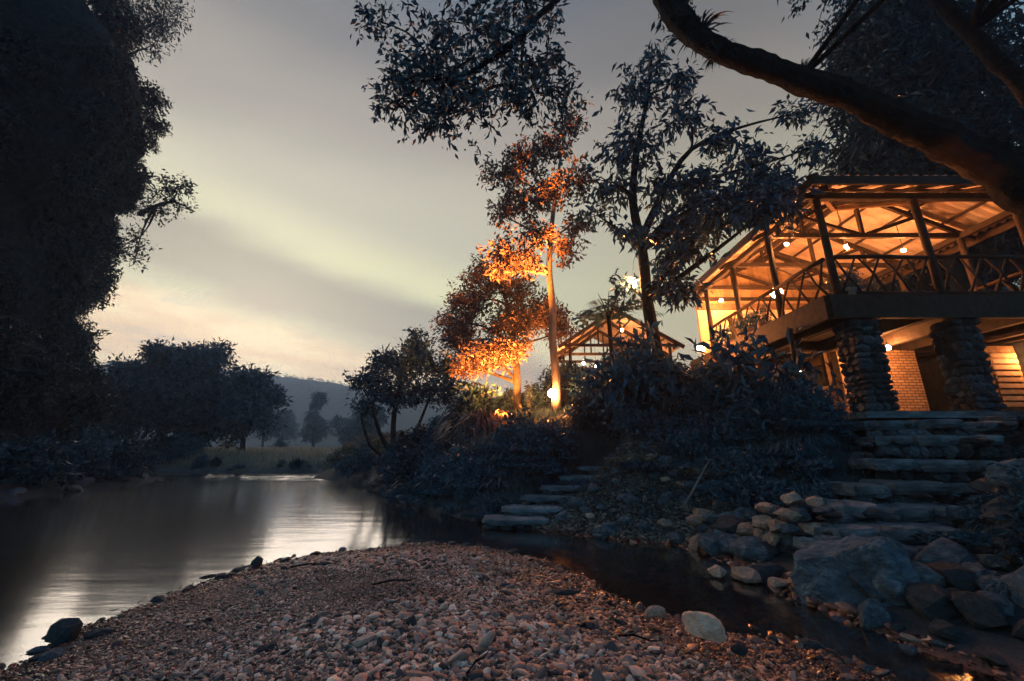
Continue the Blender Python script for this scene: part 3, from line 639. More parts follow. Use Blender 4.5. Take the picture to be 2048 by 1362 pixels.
FM = {k: [shrub_mesh(k) for _ in range(3)] for k in ('bush', 'ragged', 'frond', 'tuft', 'cover', 'palm')}
SM = [stem_mesh() for _ in range(2)]
for k, l in FM.items():
    pass
MCACHE = {}
def shrub(kind, loc, s, mat, label, group, name, cat, rz=None, sz=1.0, tilt=None):
    root = empty(name, loc, random.uniform(0, 6.28) if rz is None else rz); tag(root, label, cat, group)
    if tilt is not None: root.rotation_euler = tilt
    me0 = random.choice(FM[kind]); key = (me0.name, mat)
    if key not in MCACHE:
        mm = me0.copy(); mm.materials.append(M[mat]); MCACHE[key] = mm
    o = bpy.data.objects.new('foliage', MCACHE[key]); COL.objects.link(o); o.parent = root; o.scale = (s, s, s * sz)
    if kind in ('bush', 'ragged', 'palm'):
        st = random.choice(SM)
        if not st.materials: st.materials.append(M['bark'])
        q = bpy.data.objects.new('stem', st); COL.objects.link(q); q.parent = root; q.scale = (s, s, s * sz)
    return root

for i, (x, y, z, s_, l_) in enumerate([(2.55, 4.2, 6.86, .5, 'leafy fern perched where the overhanging limb bends upward'), (2.75, 4.22, 6.50, .32, 'small fern hanging under the bend of the overhanging limb'), (3.9, 4.3, 6.34, .22, 'tiny fern on top of the overhanging limb midway along'), (5.1, 4.5, 5.95, .25, 'small fern on the thick part of the overhanging limb')]):
    shrub('frond', (x, y, z), s_, 'leaf_gloss', l_, None, 'perching_fern', 'fern')
# fringe on the cliff corner
vis_az = math.atan2(21.6 - CC.y, -22.2 - CC.x)
for i in range(150):
    z = 5.5 + 25 * i / 149 + random.uniform(-.5, .5)
    a_ = vis_az + random.gauss(.02, .13)
    j = int((z + 1.5) / 36.3 * (nzr - 1)); k_ = int((a_ % (2 * math.pi)) / (2 * math.pi) * nth) % nth
    p_ = CV[min(j, nzr - 1), k_]
    s = random.uniform(.5, 1.25) * (1.3 if z < 12 else 1)
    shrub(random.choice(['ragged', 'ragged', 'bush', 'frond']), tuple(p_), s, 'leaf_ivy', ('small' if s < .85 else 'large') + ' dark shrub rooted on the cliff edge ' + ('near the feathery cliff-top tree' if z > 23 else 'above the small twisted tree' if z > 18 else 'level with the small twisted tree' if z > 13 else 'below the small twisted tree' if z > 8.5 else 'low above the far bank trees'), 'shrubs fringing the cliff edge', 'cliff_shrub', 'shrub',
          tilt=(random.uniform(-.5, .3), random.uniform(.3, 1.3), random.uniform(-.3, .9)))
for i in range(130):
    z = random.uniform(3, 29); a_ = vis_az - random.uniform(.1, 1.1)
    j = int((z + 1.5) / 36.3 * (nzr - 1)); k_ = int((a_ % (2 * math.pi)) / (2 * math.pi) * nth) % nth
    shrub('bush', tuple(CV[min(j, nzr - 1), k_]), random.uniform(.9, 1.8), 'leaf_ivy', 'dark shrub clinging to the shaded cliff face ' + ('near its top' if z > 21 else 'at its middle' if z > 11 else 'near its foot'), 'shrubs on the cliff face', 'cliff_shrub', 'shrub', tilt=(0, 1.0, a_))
tree('cliff_tree', 'small twisted tree leaning out from the middle of the cliff edge', 'tree', [(-22.6, 21.6, 15.2, .16), (-21.6, 21.5, 15.7, .12), (-20.6, 21.5, 16.0, .07), (-19.3, 21.5, 15.4, .02)],
     [(-21.3, 21.5, 16.8, .9, .8, .8, 34), (-20.4, 21.5, 17.0, .7, .7, .6, 26), (-21.8, 21.5, 15.4, .8, .8, .7, 30), (-20.2, 21.5, 15.6, .6, .5, .4, 12), (-22.2, 21.5, 13.4, .6, .6, .8, 22), (-22.0, 21.5, 12.2, .4, .5, .6, 12)], .22, 12, M['leaf_ivy'], M['bark'], shell=.3, twig=.5)
tree('cliff_top_tree', 'feathery tree hanging over the top of the cliff edge', 'tree', [(-27.5, 21.0, 26.5, .25), (-26.2, 20.8, 27.6, .18), (-24.8, 20.6, 28.6, .12), (-23.4, 20.5, 29.2, .05)],
     [(-25.2, 20.6, 28.8, 1.5, 1.2, 1.0, 60), (-23.6, 20.5, 29.4, 1.3, 1.1, .9, 55), (-23.2, 20.5, 28.0, .9, .8, .7, 30), (-24.2, 20.5, 31.2, 1.6, 1.3, 1.0, 60), (-26.3, 20.8, 30.4, 1.6, 1.2, 1.2, 60), (-23.6, 20.5, 26.6, .5, .5, .5, 14), (-25.8, 20.8, 26.6, .8, .8, .5, 22)], .26, 13, M['leaf_ivy'], M['bark'], shell=.3, twig=.8, wr=.3,
     extra=[[(-27, 21, 26, .12), (-25.9, 20.8, 26.3, .12), (-24.6, 20.6, 26.7, .06)]])

# ------------------------------------------------------------------ rocks
import bmesh
def rock_mesh(name, sub, seed, rough=.35, planes=6, smooth_=False, fine=.0):
    bm = bmesh.new(); bmesh.ops.create_icosphere(bm, subdivisions=sub, radius=1.0)
    rs = random.Random(seed)
    cuts = []
    for i in range(planes):
        v = Vector((rs.gauss(0, 1), rs.gauss(0, 1), rs.gauss(0, .8))).normalized(); cuts.append((v, rs.uniform(.5, .85)))
    for v in bm.verts:
        c_ = v.co.copy()
        for n_, d_ in cuts:
            k_ = c_.dot(n_)
            if k_ > d_: c_ -= n_ * (k_ - d_) * .9
        c_ *= 1 + rough * mnoise.noise(c_ * 1.3 + Vector((seed, 0, 0))) + rough * .4 * mnoise.noise(c_ * 3.1 + Vector((0, seed, 0))) + fine * mnoise.noise(c_ * 9 + Vector((0, 0, seed))) + fine * .6 * mnoise.noise(c_ * 19 + Vector((0, 0, seed)))
        v.co = c_
    me_ = bpy.data.meshes.new(name); bm.to_mesh(me_); bm.free()
    me_.polygons.foreach_set('use_smooth', [smooth_] * len(me_.polygons)); me_.update(); return me_
ROCK = [rock_mesh('stone', 2, 10 + i, .3, 7) for i in range(8)]
RMAT = {}
def stone(loc, dims, mat='rock', label=None, cat='stone', group=None, name='stone', rz=None, parent=None, mesh=None, tilt=(0, 0)):
    base_ = mesh or random.choice(ROCK); key = (base_.name, mat)
    if key not in RMAT:
        mm = base_.copy(); mm.name = name; mm.materials.clear(); mm.materials.append(M[mat]); RMAT[key] = mm
    o = bpy.data.objects.new(name, RMAT[key]); COL.objects.link(o)
    if parent is not None:
        o.parent = parent; o.matrix_parent_inverse = Matrix.Translation(-Vector(parent.location))
    o.location = loc; o.scale = (dims[0] / 2, dims[1] / 2, dims[2] / 2); o.rotation_euler = (tilt[0], tilt[1], random.uniform(0, 6.28) if rz is None else rz)
    if label: tag(o, label, cat, group)
    return o
# the big boulder at the foot of the steps
bould = rock_mesh('boulder', 6, 41, .2, 11, False, .055)
stone((3.42, 4.28, .16), (1.5, 1.0, 1.0), 'rock', 'huge grey angular boulder at the foot of the stone steps', 'boulder', None, 'boulder', .25, mesh=bould, tilt=(.25, .12))
stone((2.98, 3.82, .08), (.36, .26, .26), 'rock', 'rounded grey rock leaning on the huge boulder at the stream edge', 'rock', None, 'rock', .4)
# white rock on the gravel
wr_ = rock_mesh('white_rock', 4, 55, .22, 8, False, .05)
stone((1.33, 3.22, .21), (.38, .22, .19), 'rock_white', 'pale cream wedge-shaped rock lying on the gravel near the stream', 'rock', None, 'rock', .5, mesh=wr_, tilt=(.1, .35))
stone((1.46, 3.02, .17), (.12, .10, .08), 'rock_dark', 'small dark stone just in front of the pale cream rock', 'stone', None, 'stone')
stone((1.12, 3.62, .17), (.20, .12, .10), 'rock_warm', 'flat pale stone on the gravel behind the cream rock', 'stone', None, 'stone', .3)
# dark stones in the shallows
stone((-3.36, 3.50, .08), (.22, .15, .20), 'rock_dark', 'dark pointed stone standing in the shallows near the gravel edge', 'stone', None, 'stone', .4)
stone((-3.08, 5.40, .08), (.17, .12, .17), 'rock_dark', 'small dark upright stone at the water edge of the gravel bar', 'stone', None, 'stone', .2)
stone((.48, 4.1, .17), (.30, .10, .06), 'rock_dark', 'flat dark stone lying alone in the middle of the gravel', 'stone', None, 'stone', .05)
for i in range(46):
    t = random.random(); pi_ = random.choice(range(1, 9)); a_, b_ = BAR[pi_], BAR[pi_ + 1]
    q = a_ + (b_ - a_) * t; x, y = q[0] + random.uniform(-.3, .25), q[1] + random.uniform(-.2, .2)
    s = random.uniform(.05, .15); z = gz(x, y)
    stone((x, y, max(z, -.03) + s * .12), (s * 1.5, s, s * .55), random.choice(['rock_dark', 'rock_dark', 'rock']), 'dark flat stone breaking the water along the river side of the gravel bar', 'stone', 'stones in the shallows of the gravel bar', 'stone')
for i in range(70):
    x, y = random.uniform(-2.6, 2.2), random.uniform(2.2, 6.4)
    z, _, _, db = heights([x], [y])
    if db[0] < .15: continue
    s = random.uniform(.045, .10)
    stone((x, y, z[0] + s * .15), (s * 1.5, s, s * .6), random.choice(['rock_warm', 'rock_warm', 'rock', 'rock_dark']), 'larger flat stone among the pebbles of the gravel bar', 'stone', 'larger stones lying on the gravel bar', 'stone')
# rocks of the right foreground, stream and stair foot
def rocks(region, n, smin, smax, mats, label, group, name='rock', flat=.7, wet=False, dmax=None):
    for i in range(n):
        x, y = random.uniform(region[0], region[1]), random.uniform(region[2], region[3])
        z = gz(x, y); s = random.uniform(smin, smax)
        if not wet and z < .0: continue
        if dmax is not None and not (-.1 < heights([x], [y])[1][0] < dmax): continue
        stone((x, y, z + s * .12), (s * random.uniform(1, 1.5), s, s * flat), random.choice(mats), label, 'rock', group, name, tilt=(random.uniform(-.3, .3), random.uniform(-.3, .3)))
rocks((3.2, 4.9, 2.7, 4.3), 40, .14, .45, ['rock_dark', 'rock_dark', 'rock'], 'rock coloured dark for shade on the bank right of the huge boulder', 'rocks right of the huge boulder')  # mostly the darker rock colour, standing in for missing canopy shade
rocks((2.2, 3.2, 2.8, 4.6), 22, .08, .2, ['rock_dark', 'rock', 'rock_warm'], 'small stone lying in the shallow stream below the huge boulder', 'stones in the stream', 'stone', .5, True)
for (x, y, s, mt, lb) in [(2.35, 5.15, .22, 'rock_warm', 'rounded reddish stone sticking out of the stream left of the boulder'), (2.62, 5.02, .28, 'rock_warm', 'smooth flat reddish stone in the stream, nearer the boulder of the pair'), (2.75, 4.72, .2, 'rock_warm', 'small pinkish stone touching the stream bank beside the boulder'), (2.85, 5.05, .4, 'rock_dark', 'dark round rock between the stream stones and the boulder')]:
    stone((x, y, .06), (s * 1.3, s, s * .6), mt, lb, 'stone', None, 'stone')
rocks((2.7, 3.9, 5.3, 6.6), 34, .16, .5, ['rock', 'rock', 'rock_dark', 'rock_warm'], 'bank rock piled between the stream and the stone steps', 'rocks piled beside the stone steps', flat=.75)
rocks((.9, 3.5, 6.6, 9.0), 96, .10, .36, ['rock', 'rock', 'rock_warm'], 'rock on the littered bank between the two flights of steps', 'rocks on the littered bank', flat=.6)
rocks((4.0, 7.6, 5.0, 7.4), 40, .16, .42, ['rock', 'rock_dark'], 'rough rock bedded beside the stone steps', 'rocks bedded beside the stone steps', flat=.7)
rocks((4.5, 7.4, 2.8, 5.6), 44, .25, .6, ['rock_dark', 'rock_dark', 'rock'], 'rock coloured dark for deep shade right of the stone steps', 'rocks in shade right of the steps')  # shade put into the colour here too, by choosing mostly the darker rock
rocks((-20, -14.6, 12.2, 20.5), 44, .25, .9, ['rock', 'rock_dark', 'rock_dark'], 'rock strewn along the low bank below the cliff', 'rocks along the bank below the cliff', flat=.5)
rocks((-6.5, .6, 8.3, 17), 220, .08, .34, ['rock_dark', 'rock', 'rock_dark'], 'stone at the waterline of the bushy bank beyond the garden steps', 'stones at the waterline of the bushy bank', flat=.6, dmax=.45)
rocks((3.7, 5.4, 3.4, 5.0), 46, .08, .28, ['rock_dark', 'rock'], 'small stone on the bare earth just right of the huge boulder', 'small stones right of the huge boulder', flat=.6)
# stacked rubble at the left end of the steps
for i in range(22):
    lv = i // 6
    stone((3.28 + .12 * lv + random.uniform(-.05, .32), 5.42 + (i % 6) * .10 + random.uniform(-.05, .05), .30 + lv * .16), (random.uniform(.22, .4), random.uniform(.2, .3), random.uniform(.13, .2)), random.choice(['rock', 'rock_warm', 'rock']), 'stacked stone of the low rubble pile at the steps foot', 'stone', 'stones of the rubble pile at the steps foot', 'stone')

# gravel -----------------------------------------------------------------------------
pcol = bpy.data.collections.new('pebble_shapes')
for i in range(7):
    pm = rock_mesh('pebble', 1 if i < 4 else 2, 70 + i, .22, 4, i % 2 == 0); pm.materials.append(M['pebble'])
    po = bpy.data.objects.new('pebble', pm); pcol.objects.link(po)
def scatter(name, pts, rot, scl, idxs):
    me_ = bpy.data.meshes.new(name); me_.vertices.add(len(pts)); me_.vertices.foreach_set('co', pts.astype(np.float32).ravel())
    for nm, arr, ty, key in (('rot', rot, 'FLOAT_VECTOR', 'vector'), ('scl', scl, 'FLOAT_VECTOR', 'vector'), ('pick', idxs, 'INT', 'value')):
        at2 = me_.attributes.new(nm, ty, 'POINT'); at2.data.foreach_set(key, np.ascontiguousarray(arr).ravel())
    o = link(name, me_)
    ng = bpy.data.node_groups.new(name, 'GeometryNodeTree')
    ng.interface.new_socket('Geometry', in_out='INPUT', socket_type='NodeSocketGeometry'); ng.interface.new_socket('Geometry', in_out='OUTPUT', socket_type='NodeSocketGeometry')
    gi = ng.nodes.new('NodeGroupInput'); go = ng.nodes.new('NodeGroupOutput')
    ip = ng.nodes.new('GeometryNodeInstanceOnPoints'); ci = ng.nodes.new('GeometryNodeCollectionInfo')
    ci.inputs['Collection'].default_value = pcol; ci.inputs['Separate Children'].default_value = True; ci.inputs['Reset Children'].default_value = True
    def na(nm, ty):
        n_ = ng.nodes.new('GeometryNodeInputNamedAttribute'); n_.data_type = ty; n_.inputs[0].default_value = nm; return n_.outputs[0]
    ng.links.new(gi.outputs[0], ip.inputs['Points']); ng.links.new(ci.outputs[0], ip.inputs['Instance'])
    ip.inputs['Pick Instance'].default_value = True
    ng.links.new(na('pick', 'INT'), ip.inputs['Instance Index'])
    e2r = ng.nodes.new('FunctionNodeEulerToRotation'); ng.links.new(na('rot', 'FLOAT_VECTOR'), e2r.inputs[0]); ng.links.new(e2r.outputs[0], ip.inputs['Rotation'])
    ng.links.new(na('scl', 'FLOAT_VECTOR'), ip.inputs['Scale']); ng.links.new(ip.outputs[0], go.inputs[0])
    md = o.modifiers.new('scatter', 'NODES'); md.node_group = ng
    return o
def pebbles(n, x0, x1, y0, y1, dmin, mu, sig, mode):
    x = rng.uniform(x0, x1, n); y = rng.uniform(y0, y1, n); z, dR_, dL_, dB_ = heights(x, y)
    keep = (dB_ > dmin - rng.random(n) ** 3 * .4) if mode == 'bar' else ((dR_ > -1.1) & (dR_ < .12) & (dB_ < -.05))
    x, y, z = x[keep], y[keep], z[keep]; m_ = len(x)
    s = np.clip(np.exp(rng.normal(math.log(mu), sig, m_)), .006, .06)
    s = s * np.clip(1.0 + 1.1 * fbm(x * .7 + 3, y * .9, 2), .55, 1.7)
    P = np.stack([x, y, z + s * .25], 1)
    sc = np.stack([s * rng.uniform(.9, 1.6, m_), s * rng.uniform(.7, 1.1, m_), s * rng.uniform(.3, .65, m_)], 1)
    ro = np.stack([rng.normal(0, .42, m_), rng.normal(0, .42, m_), rng.uniform(0, 6.28, m_)], 1)
    return P, ro, sc
A1 = pebbles(215000, -4, 3, 1.9, 7.2, .02, .0085, .52, 'bar')
A2 = pebbles(15000, 0.5, 5.0, 2.4, 8.5, 0, .022, .5, 'stream')
A3 = pebbles(5000, -4, 3, 1.9, 7.2, .02, .019, .35, 'bar')
P_, R_, S_ = [np.concatenate(t) for t in zip(A1, A2, A3)]
gv = scatter('gravel', P_, R_.astype(np.float32), S_.astype(np.float32), rng.integers(0, 7, len(P_)).astype(np.int32))
tag(gv, 'pinkish grey pebbles covering the gravel bar and stream bed', 'gravel', kind='stuff')

# ------------------------------------------------------------------ stone steps
def slab_mesh(w, d, h, seed):
    """a rough flat stone: outline of uneven corners, bulged edge, worn top"""
    rs = random.Random(seed); n = 22; V = []; Fm = []
    ring = []
    for i in range(n):
        a_ = 2 * math.pi * i / n; ca, sa = math.cos(a_), math.sin(a_)
        ex = abs(ca) ** .5 * (1 if ca > 0 else -1); ey = abs(sa) ** .5 * (1 if sa > 0 else -1)
        k_ = 1 + rs.uniform(-.16, .10)
        ring.append((ex * w / 2 * (1 + rs.uniform(-.10, .06)), ey * d / 2 * k_))
    for zf, sf in ((-.5, .92), (-.15, 1.0), (.3, 1.0), (.5, .95)):
        for x, y in ring: V.append((x * sf + rs.uniform(-.01, .01), y * sf + rs.uniform(-.01, .01), h * zf + rs.uniform(-.012, .012)))
    for r_ in range(3):
        for i in range(n): Fm.append((r_ * n + i, r_ * n + (i + 1) % n, (r_ + 1) * n + (i + 1) % n, (r_ + 1) * n + i))
    inner = len(V)
    for x, y in ring: V.append((x * .5, y * .5, h * .5 + rs.uniform(-.015, .02)))
    for i in range(n): Fm.append((3 * n + i, 3 * n + (i + 1) % n, inner + (i + 1) % n, inner + i))
    V.append((0, 0, h * .5 + .01)); c_ = len(V) - 1
    for i in range(n): Fm.append((inner + i, inner + (i + 1) % n, c_))
    Fm.append(tuple(range(n - 1, -1, -1)))
    me_ = bpy.data.meshes.new('slab'); me_.from_pydata(V, [], Fm); me_.update(); me_.materials.append(M['slab']); return me_
def put(name, me_, parent, loc, rz=0.0, rx=0.0, ry=0.0):
    o = bpy.data.objects.new(name, me_); COL.objects.link(o); o.parent = parent
    o.matrix_parent_inverse = Matrix.Translation(-Vector(parent.location)); o.location = loc; o.rotation_euler = (rx, ry, rz); return o
st_root = empty('stone_steps', (4.4, 5.2, .2)); tag(st_root, 'wide flight of rough stone steps climbing from the boulder to the lodge', 'steps')
for i, (x0, x1, y, z) in enumerate(STEPS):
    xs = [x0 + (x1 - x0) * t for t in [0, random.uniform(.25, .38), random.uniform(.58, .75), 1]]
    for a_, b_ in zip(xs[:-1], xs[1:]):
        put('slab', slab_mesh(b_ - a_ + .03, .72, .15, 100 + i * 3 + int(a_ * 10)), st_root, ((a_ + b_) / 2, y + .2 + random.uniform(-.07, .05), z - .07 + random.uniform(-.025, .025)), random.uniform(-.09, .09), random.uniform(-.05, .04), random.uniform(-.04, .04))
    x = x0 + .05
    while x < x1 - .1:
        w_r = random.uniform(.16, .36)
        stone((x + w_r / 2, y + .03 + random.uniform(-.04, .04), z - .22), (w_r * 1.2, .36, .28), random.choice(['rock', 'rock_dark']), name='riser_stone', parent=st_root, rz=random.uniform(-.2, .2)); x += w_r
for i in range(90):
    x0, x1, y, z = random.choice(STEPS); w_r = random.uniform(.08, .3)
    stone((random.uniform(x0 - .25, x1 + .15), y + random.uniform(-.22, .2), z - .10 + random.uniform(-.05, .06)), (w_r * 1.5, w_r, w_r * .45), random.choice(['rock', 'rock_dark', 'rock']), name='riser_stone', parent=st_root, tilt=(random.uniform(-.2, .2), random.uniform(-.2, .2)))
st2 = empty('garden_steps', (.3, 8.5, .1)); tag(st2, 'small flight of flat stone steps leading up from the stream through bushes', 'steps')
for i, (x, y, z) in enumerate(PATH2):
    put('slab', slab_mesh(1.25 - .03 * i, .62, .10, 200 + i), st2, (x + .1, y + .15, z), -.12 + random.uniform(-.1, .1), random.uniform(-.04, .04))
    for k_ in range(4):
        stone((x - .35 + k_ * .28, y - .02, z - .10), (.3, .3, .15), 'rock_dark', name='riser_stone', parent=st2)
# stone edge of the terrace right of the steps
tw = empty('terrace_wall', (9.6, 7.5, 1.4)); tag(tw, 'rough stone edging wall of the terrace beside the top step', 'wall')
for lv in range(3):
    x = 8.2 + .1 * lv
    while x < 12.5:
        w_r = random.uniform(.25, .5); stone((x + w_r / 2, 7.35 + random.uniform(-.03, .03) + .05 * lv, 1.38 + lv * .19), (w_r * 1.12, .4, .24), random.choice(['rock', 'rock_dark']), name='stone', parent=tw, rz=random.uniform(-.15, .15)); x += w_r
x = 8.6
while x < 12.6:
    w_r = random.uniform(.7, 1.1); put('slab', slab_mesh(w_r - .02, .55, .11, int(x * 37)), tw, (x + w_r / 2, 7.42, 1.93)); x += w_r
# dead branch on the bank
db_ = MB().tube([(2.6, 6.6, .55, .022), (2.85, 6.8, .75, .02), (3.15, 7.0, 1.05, .014), (3.3, 7.1, 1.2, .008)], 6).build('fallen_branch', M['bark_pale'])
tag(db_, 'thin pale dead branch leaning across rocks on the bank', 'branch')

for i, (x, y, a_, l_, t_) in enumerate([(-1.1, 4.3, .3, .42, 'thin dark twig washed up in the middle of the gravel bar'), (.9, 3.3, -.5, .3, 'short dark twig on the gravel left of the pale cream rock'), (-2.3, 5.2, .15, .5, 'long dark twig near the river edge of the gravel bar'), (-.2, 2.8, 1.1, .26, 'small twig on the near gravel')]):
    z = gz(x, y) + .03; dx_, dy_ = math.cos(a_) * l_ / 2, math.sin(a_) * l_ / 2
    tag(MB().tube([(x - dx_, y - dy_, z, .009), (x - dx_ * .2, y - dy_ * .2 + .02, z + .02, .008), (x + dx_ * .5, y + dy_ * .5, z + .01, .006), (x + dx_, y + dy_, z + .025, .003)], 5).build('twig', M['bark']), t_, 'twig')
# ------------------------------------------------------------------ lodge
FZ, DZ, EZ = 2.10, 4.50, 6.95       # ground floor, upper deck, eave height
X0, X1, Y0, Y1 = 6.9, 12.1, 8.0, 14.2
lodge = empty('lodge', (9.5, 11, FZ)); tag(lodge, 'two-storey open timber lodge with glowing corrugated roof on thick stone columns', 'building')
def part(name, mat): 
    return lambda mb: mb.build(name, mat, lodge)
MB().box((9.85, 11.2, FZ - .06), (6.5, 7.2, .12)).build('ground_floor', M['slab'], lodge)
# stone columns made of separate stones
def column(cx, cy_, z0, z1, w):
    core = MB().box((cx, cy_, (z0 + z1) / 2), (w * .78, w * .78, z1 - z0)).build('column', M['rock_dark'], lodge)
    z = z0 + .06
    while z < z1 - .05:
        h = random.uniform(.09, .19); z2 = min(z + h, z1 + .02)
        for side_ in range(4):
            t = -w / 2
            while t < w / 2 - .04:
                l = random.uniform(.12, .28); l = min(l, w / 2 - t + .04); u = t + l / 2
                px_, py_ = [(u, -w * .39), (w * .39, u), (u, w * .39), (-w * .39, u)][side_]
                dm = (l * 1.12, .16, (z2 - z) * 1.18) if side_ % 2 == 0 else (.16, l * 1.12, (z2 - z) * 1.18)
                s_ = stone((cx + px_, cy_ + py_, (z + z2) / 2), dm, random.choice(['rock', 'rock_dark', 'rock_dark']), name='column_stone', rz=0, tilt=(random.uniform(-.15, .15), random.uniform(-.25, .25)))
                s_.parent = core; s_.matrix_parent_inverse = Matrix.Translation(-Vector((lodge.location))) @ Matrix(); s_.matrix_parent_inverse = Matrix()
                t += l
        z = z2
    return core
for (cx, cy_, w) in ((7.2, 8.1, .54), (9.25, 8.1, .52), (12.0, 8.3, .45)):
    column(cx, cy_, FZ - .3, 4.02, w)
# upper deck: boards on joists, with fascia
for i in range(15):
    y = 7.9 + i * .44
    MB().box((9.45, y + .21, DZ - .02), (5.75, .425, .04)).build('deck_board', M['wood'], lodge)
MB().box((9.5, 7.83, 4.25), (5.9, .10, .5)).build('fascia', M['wood_dark'], lodge)
MB().box((6.52, 11.1, 4.25), (.10, 6.5, .5)).build('fascia', M['wood_dark'], lodge)
MB().box((12.45, 11.1, 4.25), (.10, 6.5, .5)).build('fascia', M['wood_dark'], lodge)
for x in (7.2, 8.7, 9.9, 10.9, 12.0):
    MB().box((x, 11.1, 4.2), (.16, 6.3, .34)).build('joist', M['wood_dark'], lodge)
MB().box((9.5, 10.98, 4.17), (5.6, .18, .30)).build('cross_beam', M['wood_dark'], lodge)
for k_, (a_, b_) in enumerate([(6.62, 7.1), (7.3, 8.6), (8.8, 9.8), (10.0, 10.8), (11.0, 11.9)]):
    MB().box(((a_ + b_) / 2, 11.1, 4.36), (b_ - a_, 6.25, .03)).build('ceiling_panel', M['ceiling'], lodge)
# posts of the upper floor
for (x, y) in ((6.9, 8.0), (9.1, 8.0), (11.35, 8.0), (12.1, 8.1), (6.9, 9.8), (6.9, 11.6), (6.9, 13.4), (12.1, 9.8), (12.1, 11.6), (12.1, 13.4)):
    MB().tube([(x, y, DZ, .085), (x + .01, y, 5.6, .078), (x, y, EZ, .072)], 8).build('post', M['wood_dark'], lodge)
# slender post holding up the deck corner on the river side
MB().tube([(6.35, 8.9, 1.9, .06), (6.4, 8.9, 4.1, .055)], 7).build('post', M['wood_dark'], lodge)
MB().tube([(6.6, 10.6, 1.9, .07), (6.6, 10.6, 4.1, .06)], 7).build('post', M['wood_dark'], lodge)
# plates, trusses
for a_, b_ in (((6.6, 8, EZ), (12.4, 8, EZ)), ((6.9, 7.7, EZ + .02), (6.9, 14.5, EZ + .02)), ((12.1, 7.7, EZ + .02), (12.1, 14.5, EZ + .02))):
    MB().beam(a_, b_, .12, .15).build('wall_plate', M['wood_dark'], lodge)
pitch = math.tan(R(25)); EX0, EX1, EY0, EY1 = 6.4, 12.6, 7.4, 14.8; RX = 9.5; RZ = EZ + .02 + (RX - EX0) * pitch
rz_ = lambda x: EZ + .02 + min(x - EX0, EX1 - x) * pitch
for y in (9.8, 11.6, 13.4):
    zt = EZ + .05
    MB().beam((6.9, y, zt), (12.1, y, zt), .09, .13).build('tie_beam', M['wood_dark'], lodge)
    topx = 3.1 if y > 10.5 else y - EY0
    for sx in (-1, 1):
        xe = RX + sx * 3.0; xt = RX + sx * (3.1 - topx)
        MB().beam((xe, y, rz_(xe) - .12), (xt, y, rz_(xt) - .12), .08, .12).build('rafter', M['wood_dark'], lodge)
        MB().beam((RX + sx * .1, y, zt + .05), (RX + sx * 1.5, y, rz_(RX + sx * 1.5) - .17), .06, .09).build('brace', M['wood_dark'], lodge)
        MB().beam((RX + sx * 1.6, y, zt + .05), (RX + sx * 1.6, y, rz_(RX + sx * 1.6) - .17), .06, .08).build('strut', M['wood_dark'], lodge)
    MB().beam((RX, y, zt), (RX, y, rz_(RX) - (.1 if y > 10.5 else .6)), .08, .09).build('king_post', M['wood_dark'], lodge)
for sx in (-1, 1):
    MB().beam((RX + sx * 3.05, EY0 + .05, EZ - .08), (RX, EY0 + 3.1, RZ - .12), .09, .13).build('hip_rafter', M['wood'], lodge)
    for t in (.9, 1.7, 2.5):
        xx = RX + sx * (3.1 - t); zz = EZ + .02 + t * pitch - .05
        MB().beam((xx, EY0 + t, zz), (xx, EY1, zz), .05, .06).build('purlin', M['wood_dark'], lodge)
for t in (.9, 1.7, 2.5):
    MB().beam((EX0 + t, EY0 + t, EZ + .02 + t * pitch - .05), (EX1 - t, EY0 + t, EZ + .02 + t * pitch - .05), .05, .06).build('purlin', M['wood_dark'], lodge)
for x in (7.6, 8.4, 9.1, 9.9, 10.6, 11.4):
    t = min(x - EX0, EX1 - x, 3.0); MB().beam((x, EY0 + .05, EZ - .05), (x, EY0 + t, EZ + t * pitch - .08), .06, .09).build('rafter', M['wood_dark'], lodge)
MB().beam((RX, EY0 + 3.0, RZ - .1), (RX, EY1, RZ - .1), .08, .16).build('ridge_beam', M['wood_dark'], lodge)
MB().box((9.5, EY0 - .03, EZ - .03), (6.3, .05, .20)).build('fascia', M['wood_dark'], lodge)
MB().box((EX0 - .03, 11.1, EZ - .03), (.05, 7.4, .20)).build('fascia', M['wood_dark'], lodge)
MB().box((EX1 + .03, 11.1, EZ - .03), (.05, 7.4, .20)).build('fascia', M['wood_dark'], lodge)
# corrugated sheets: sheet(axis, from, to) runs up the slope
def sheet(mode, a0, a1):
    per = .21; n = max(6, int((a1 - a0) / per * 4)); V = []; Fm = []
    for i in range(n + 1):
        a_ = a0 + (a1 - a0) * i / n; wv = .045 * math.sin(2 * math.pi * a_ / per)
        run = min(3.1, a_ - EY0) if mode != 'south' else min(a_ - EX0, EX1 - a_)
        run = max(run, .01)
        for k_ in range(3):
            t = run * k_ / 2; z = EZ + .05 + t * pitch + wv + .05
            V.append((EX0 + t, a_, z) if mode == 'west' else (EX1 - t, a_, z) if mode == 'east' else (a_, EY0 + t, z))
    for i in range(n):
        for k_ in range(2):
            q = (i * 3 + k_, (i + 1) * 3 + k_, (i + 1) * 3 + k_ + 1, i * 3 + k_ + 1); Fm.append(q)
    me_ = bpy.data.meshes.new('corrugated_sheet'); me_.from_pydata(V, [], Fm); me_.polygons.foreach_set('use_smooth', [True] * len(me_.polygons)); me_.update()
    return link('corrugated_sheet', me_, M['tin'], lodge)
for mode in ('west', 'east'):
    y = EY0
    while y < EY1 - .1:
        sheet(mode, y, min(y + .78, EY1)); y += .74
x = EX0
while x < EX1 - .1:
    sheet('south', x, min(x + .78, EX1)); x += .74
for sx in (-1, 1):
    MB().beam((RX + sx * 3.12, EY0 - .02, EZ + .12), (RX, EY0 + 3.1, RZ + .12), .22, .03).build('hip_cap', M['metal_dark'], lodge)
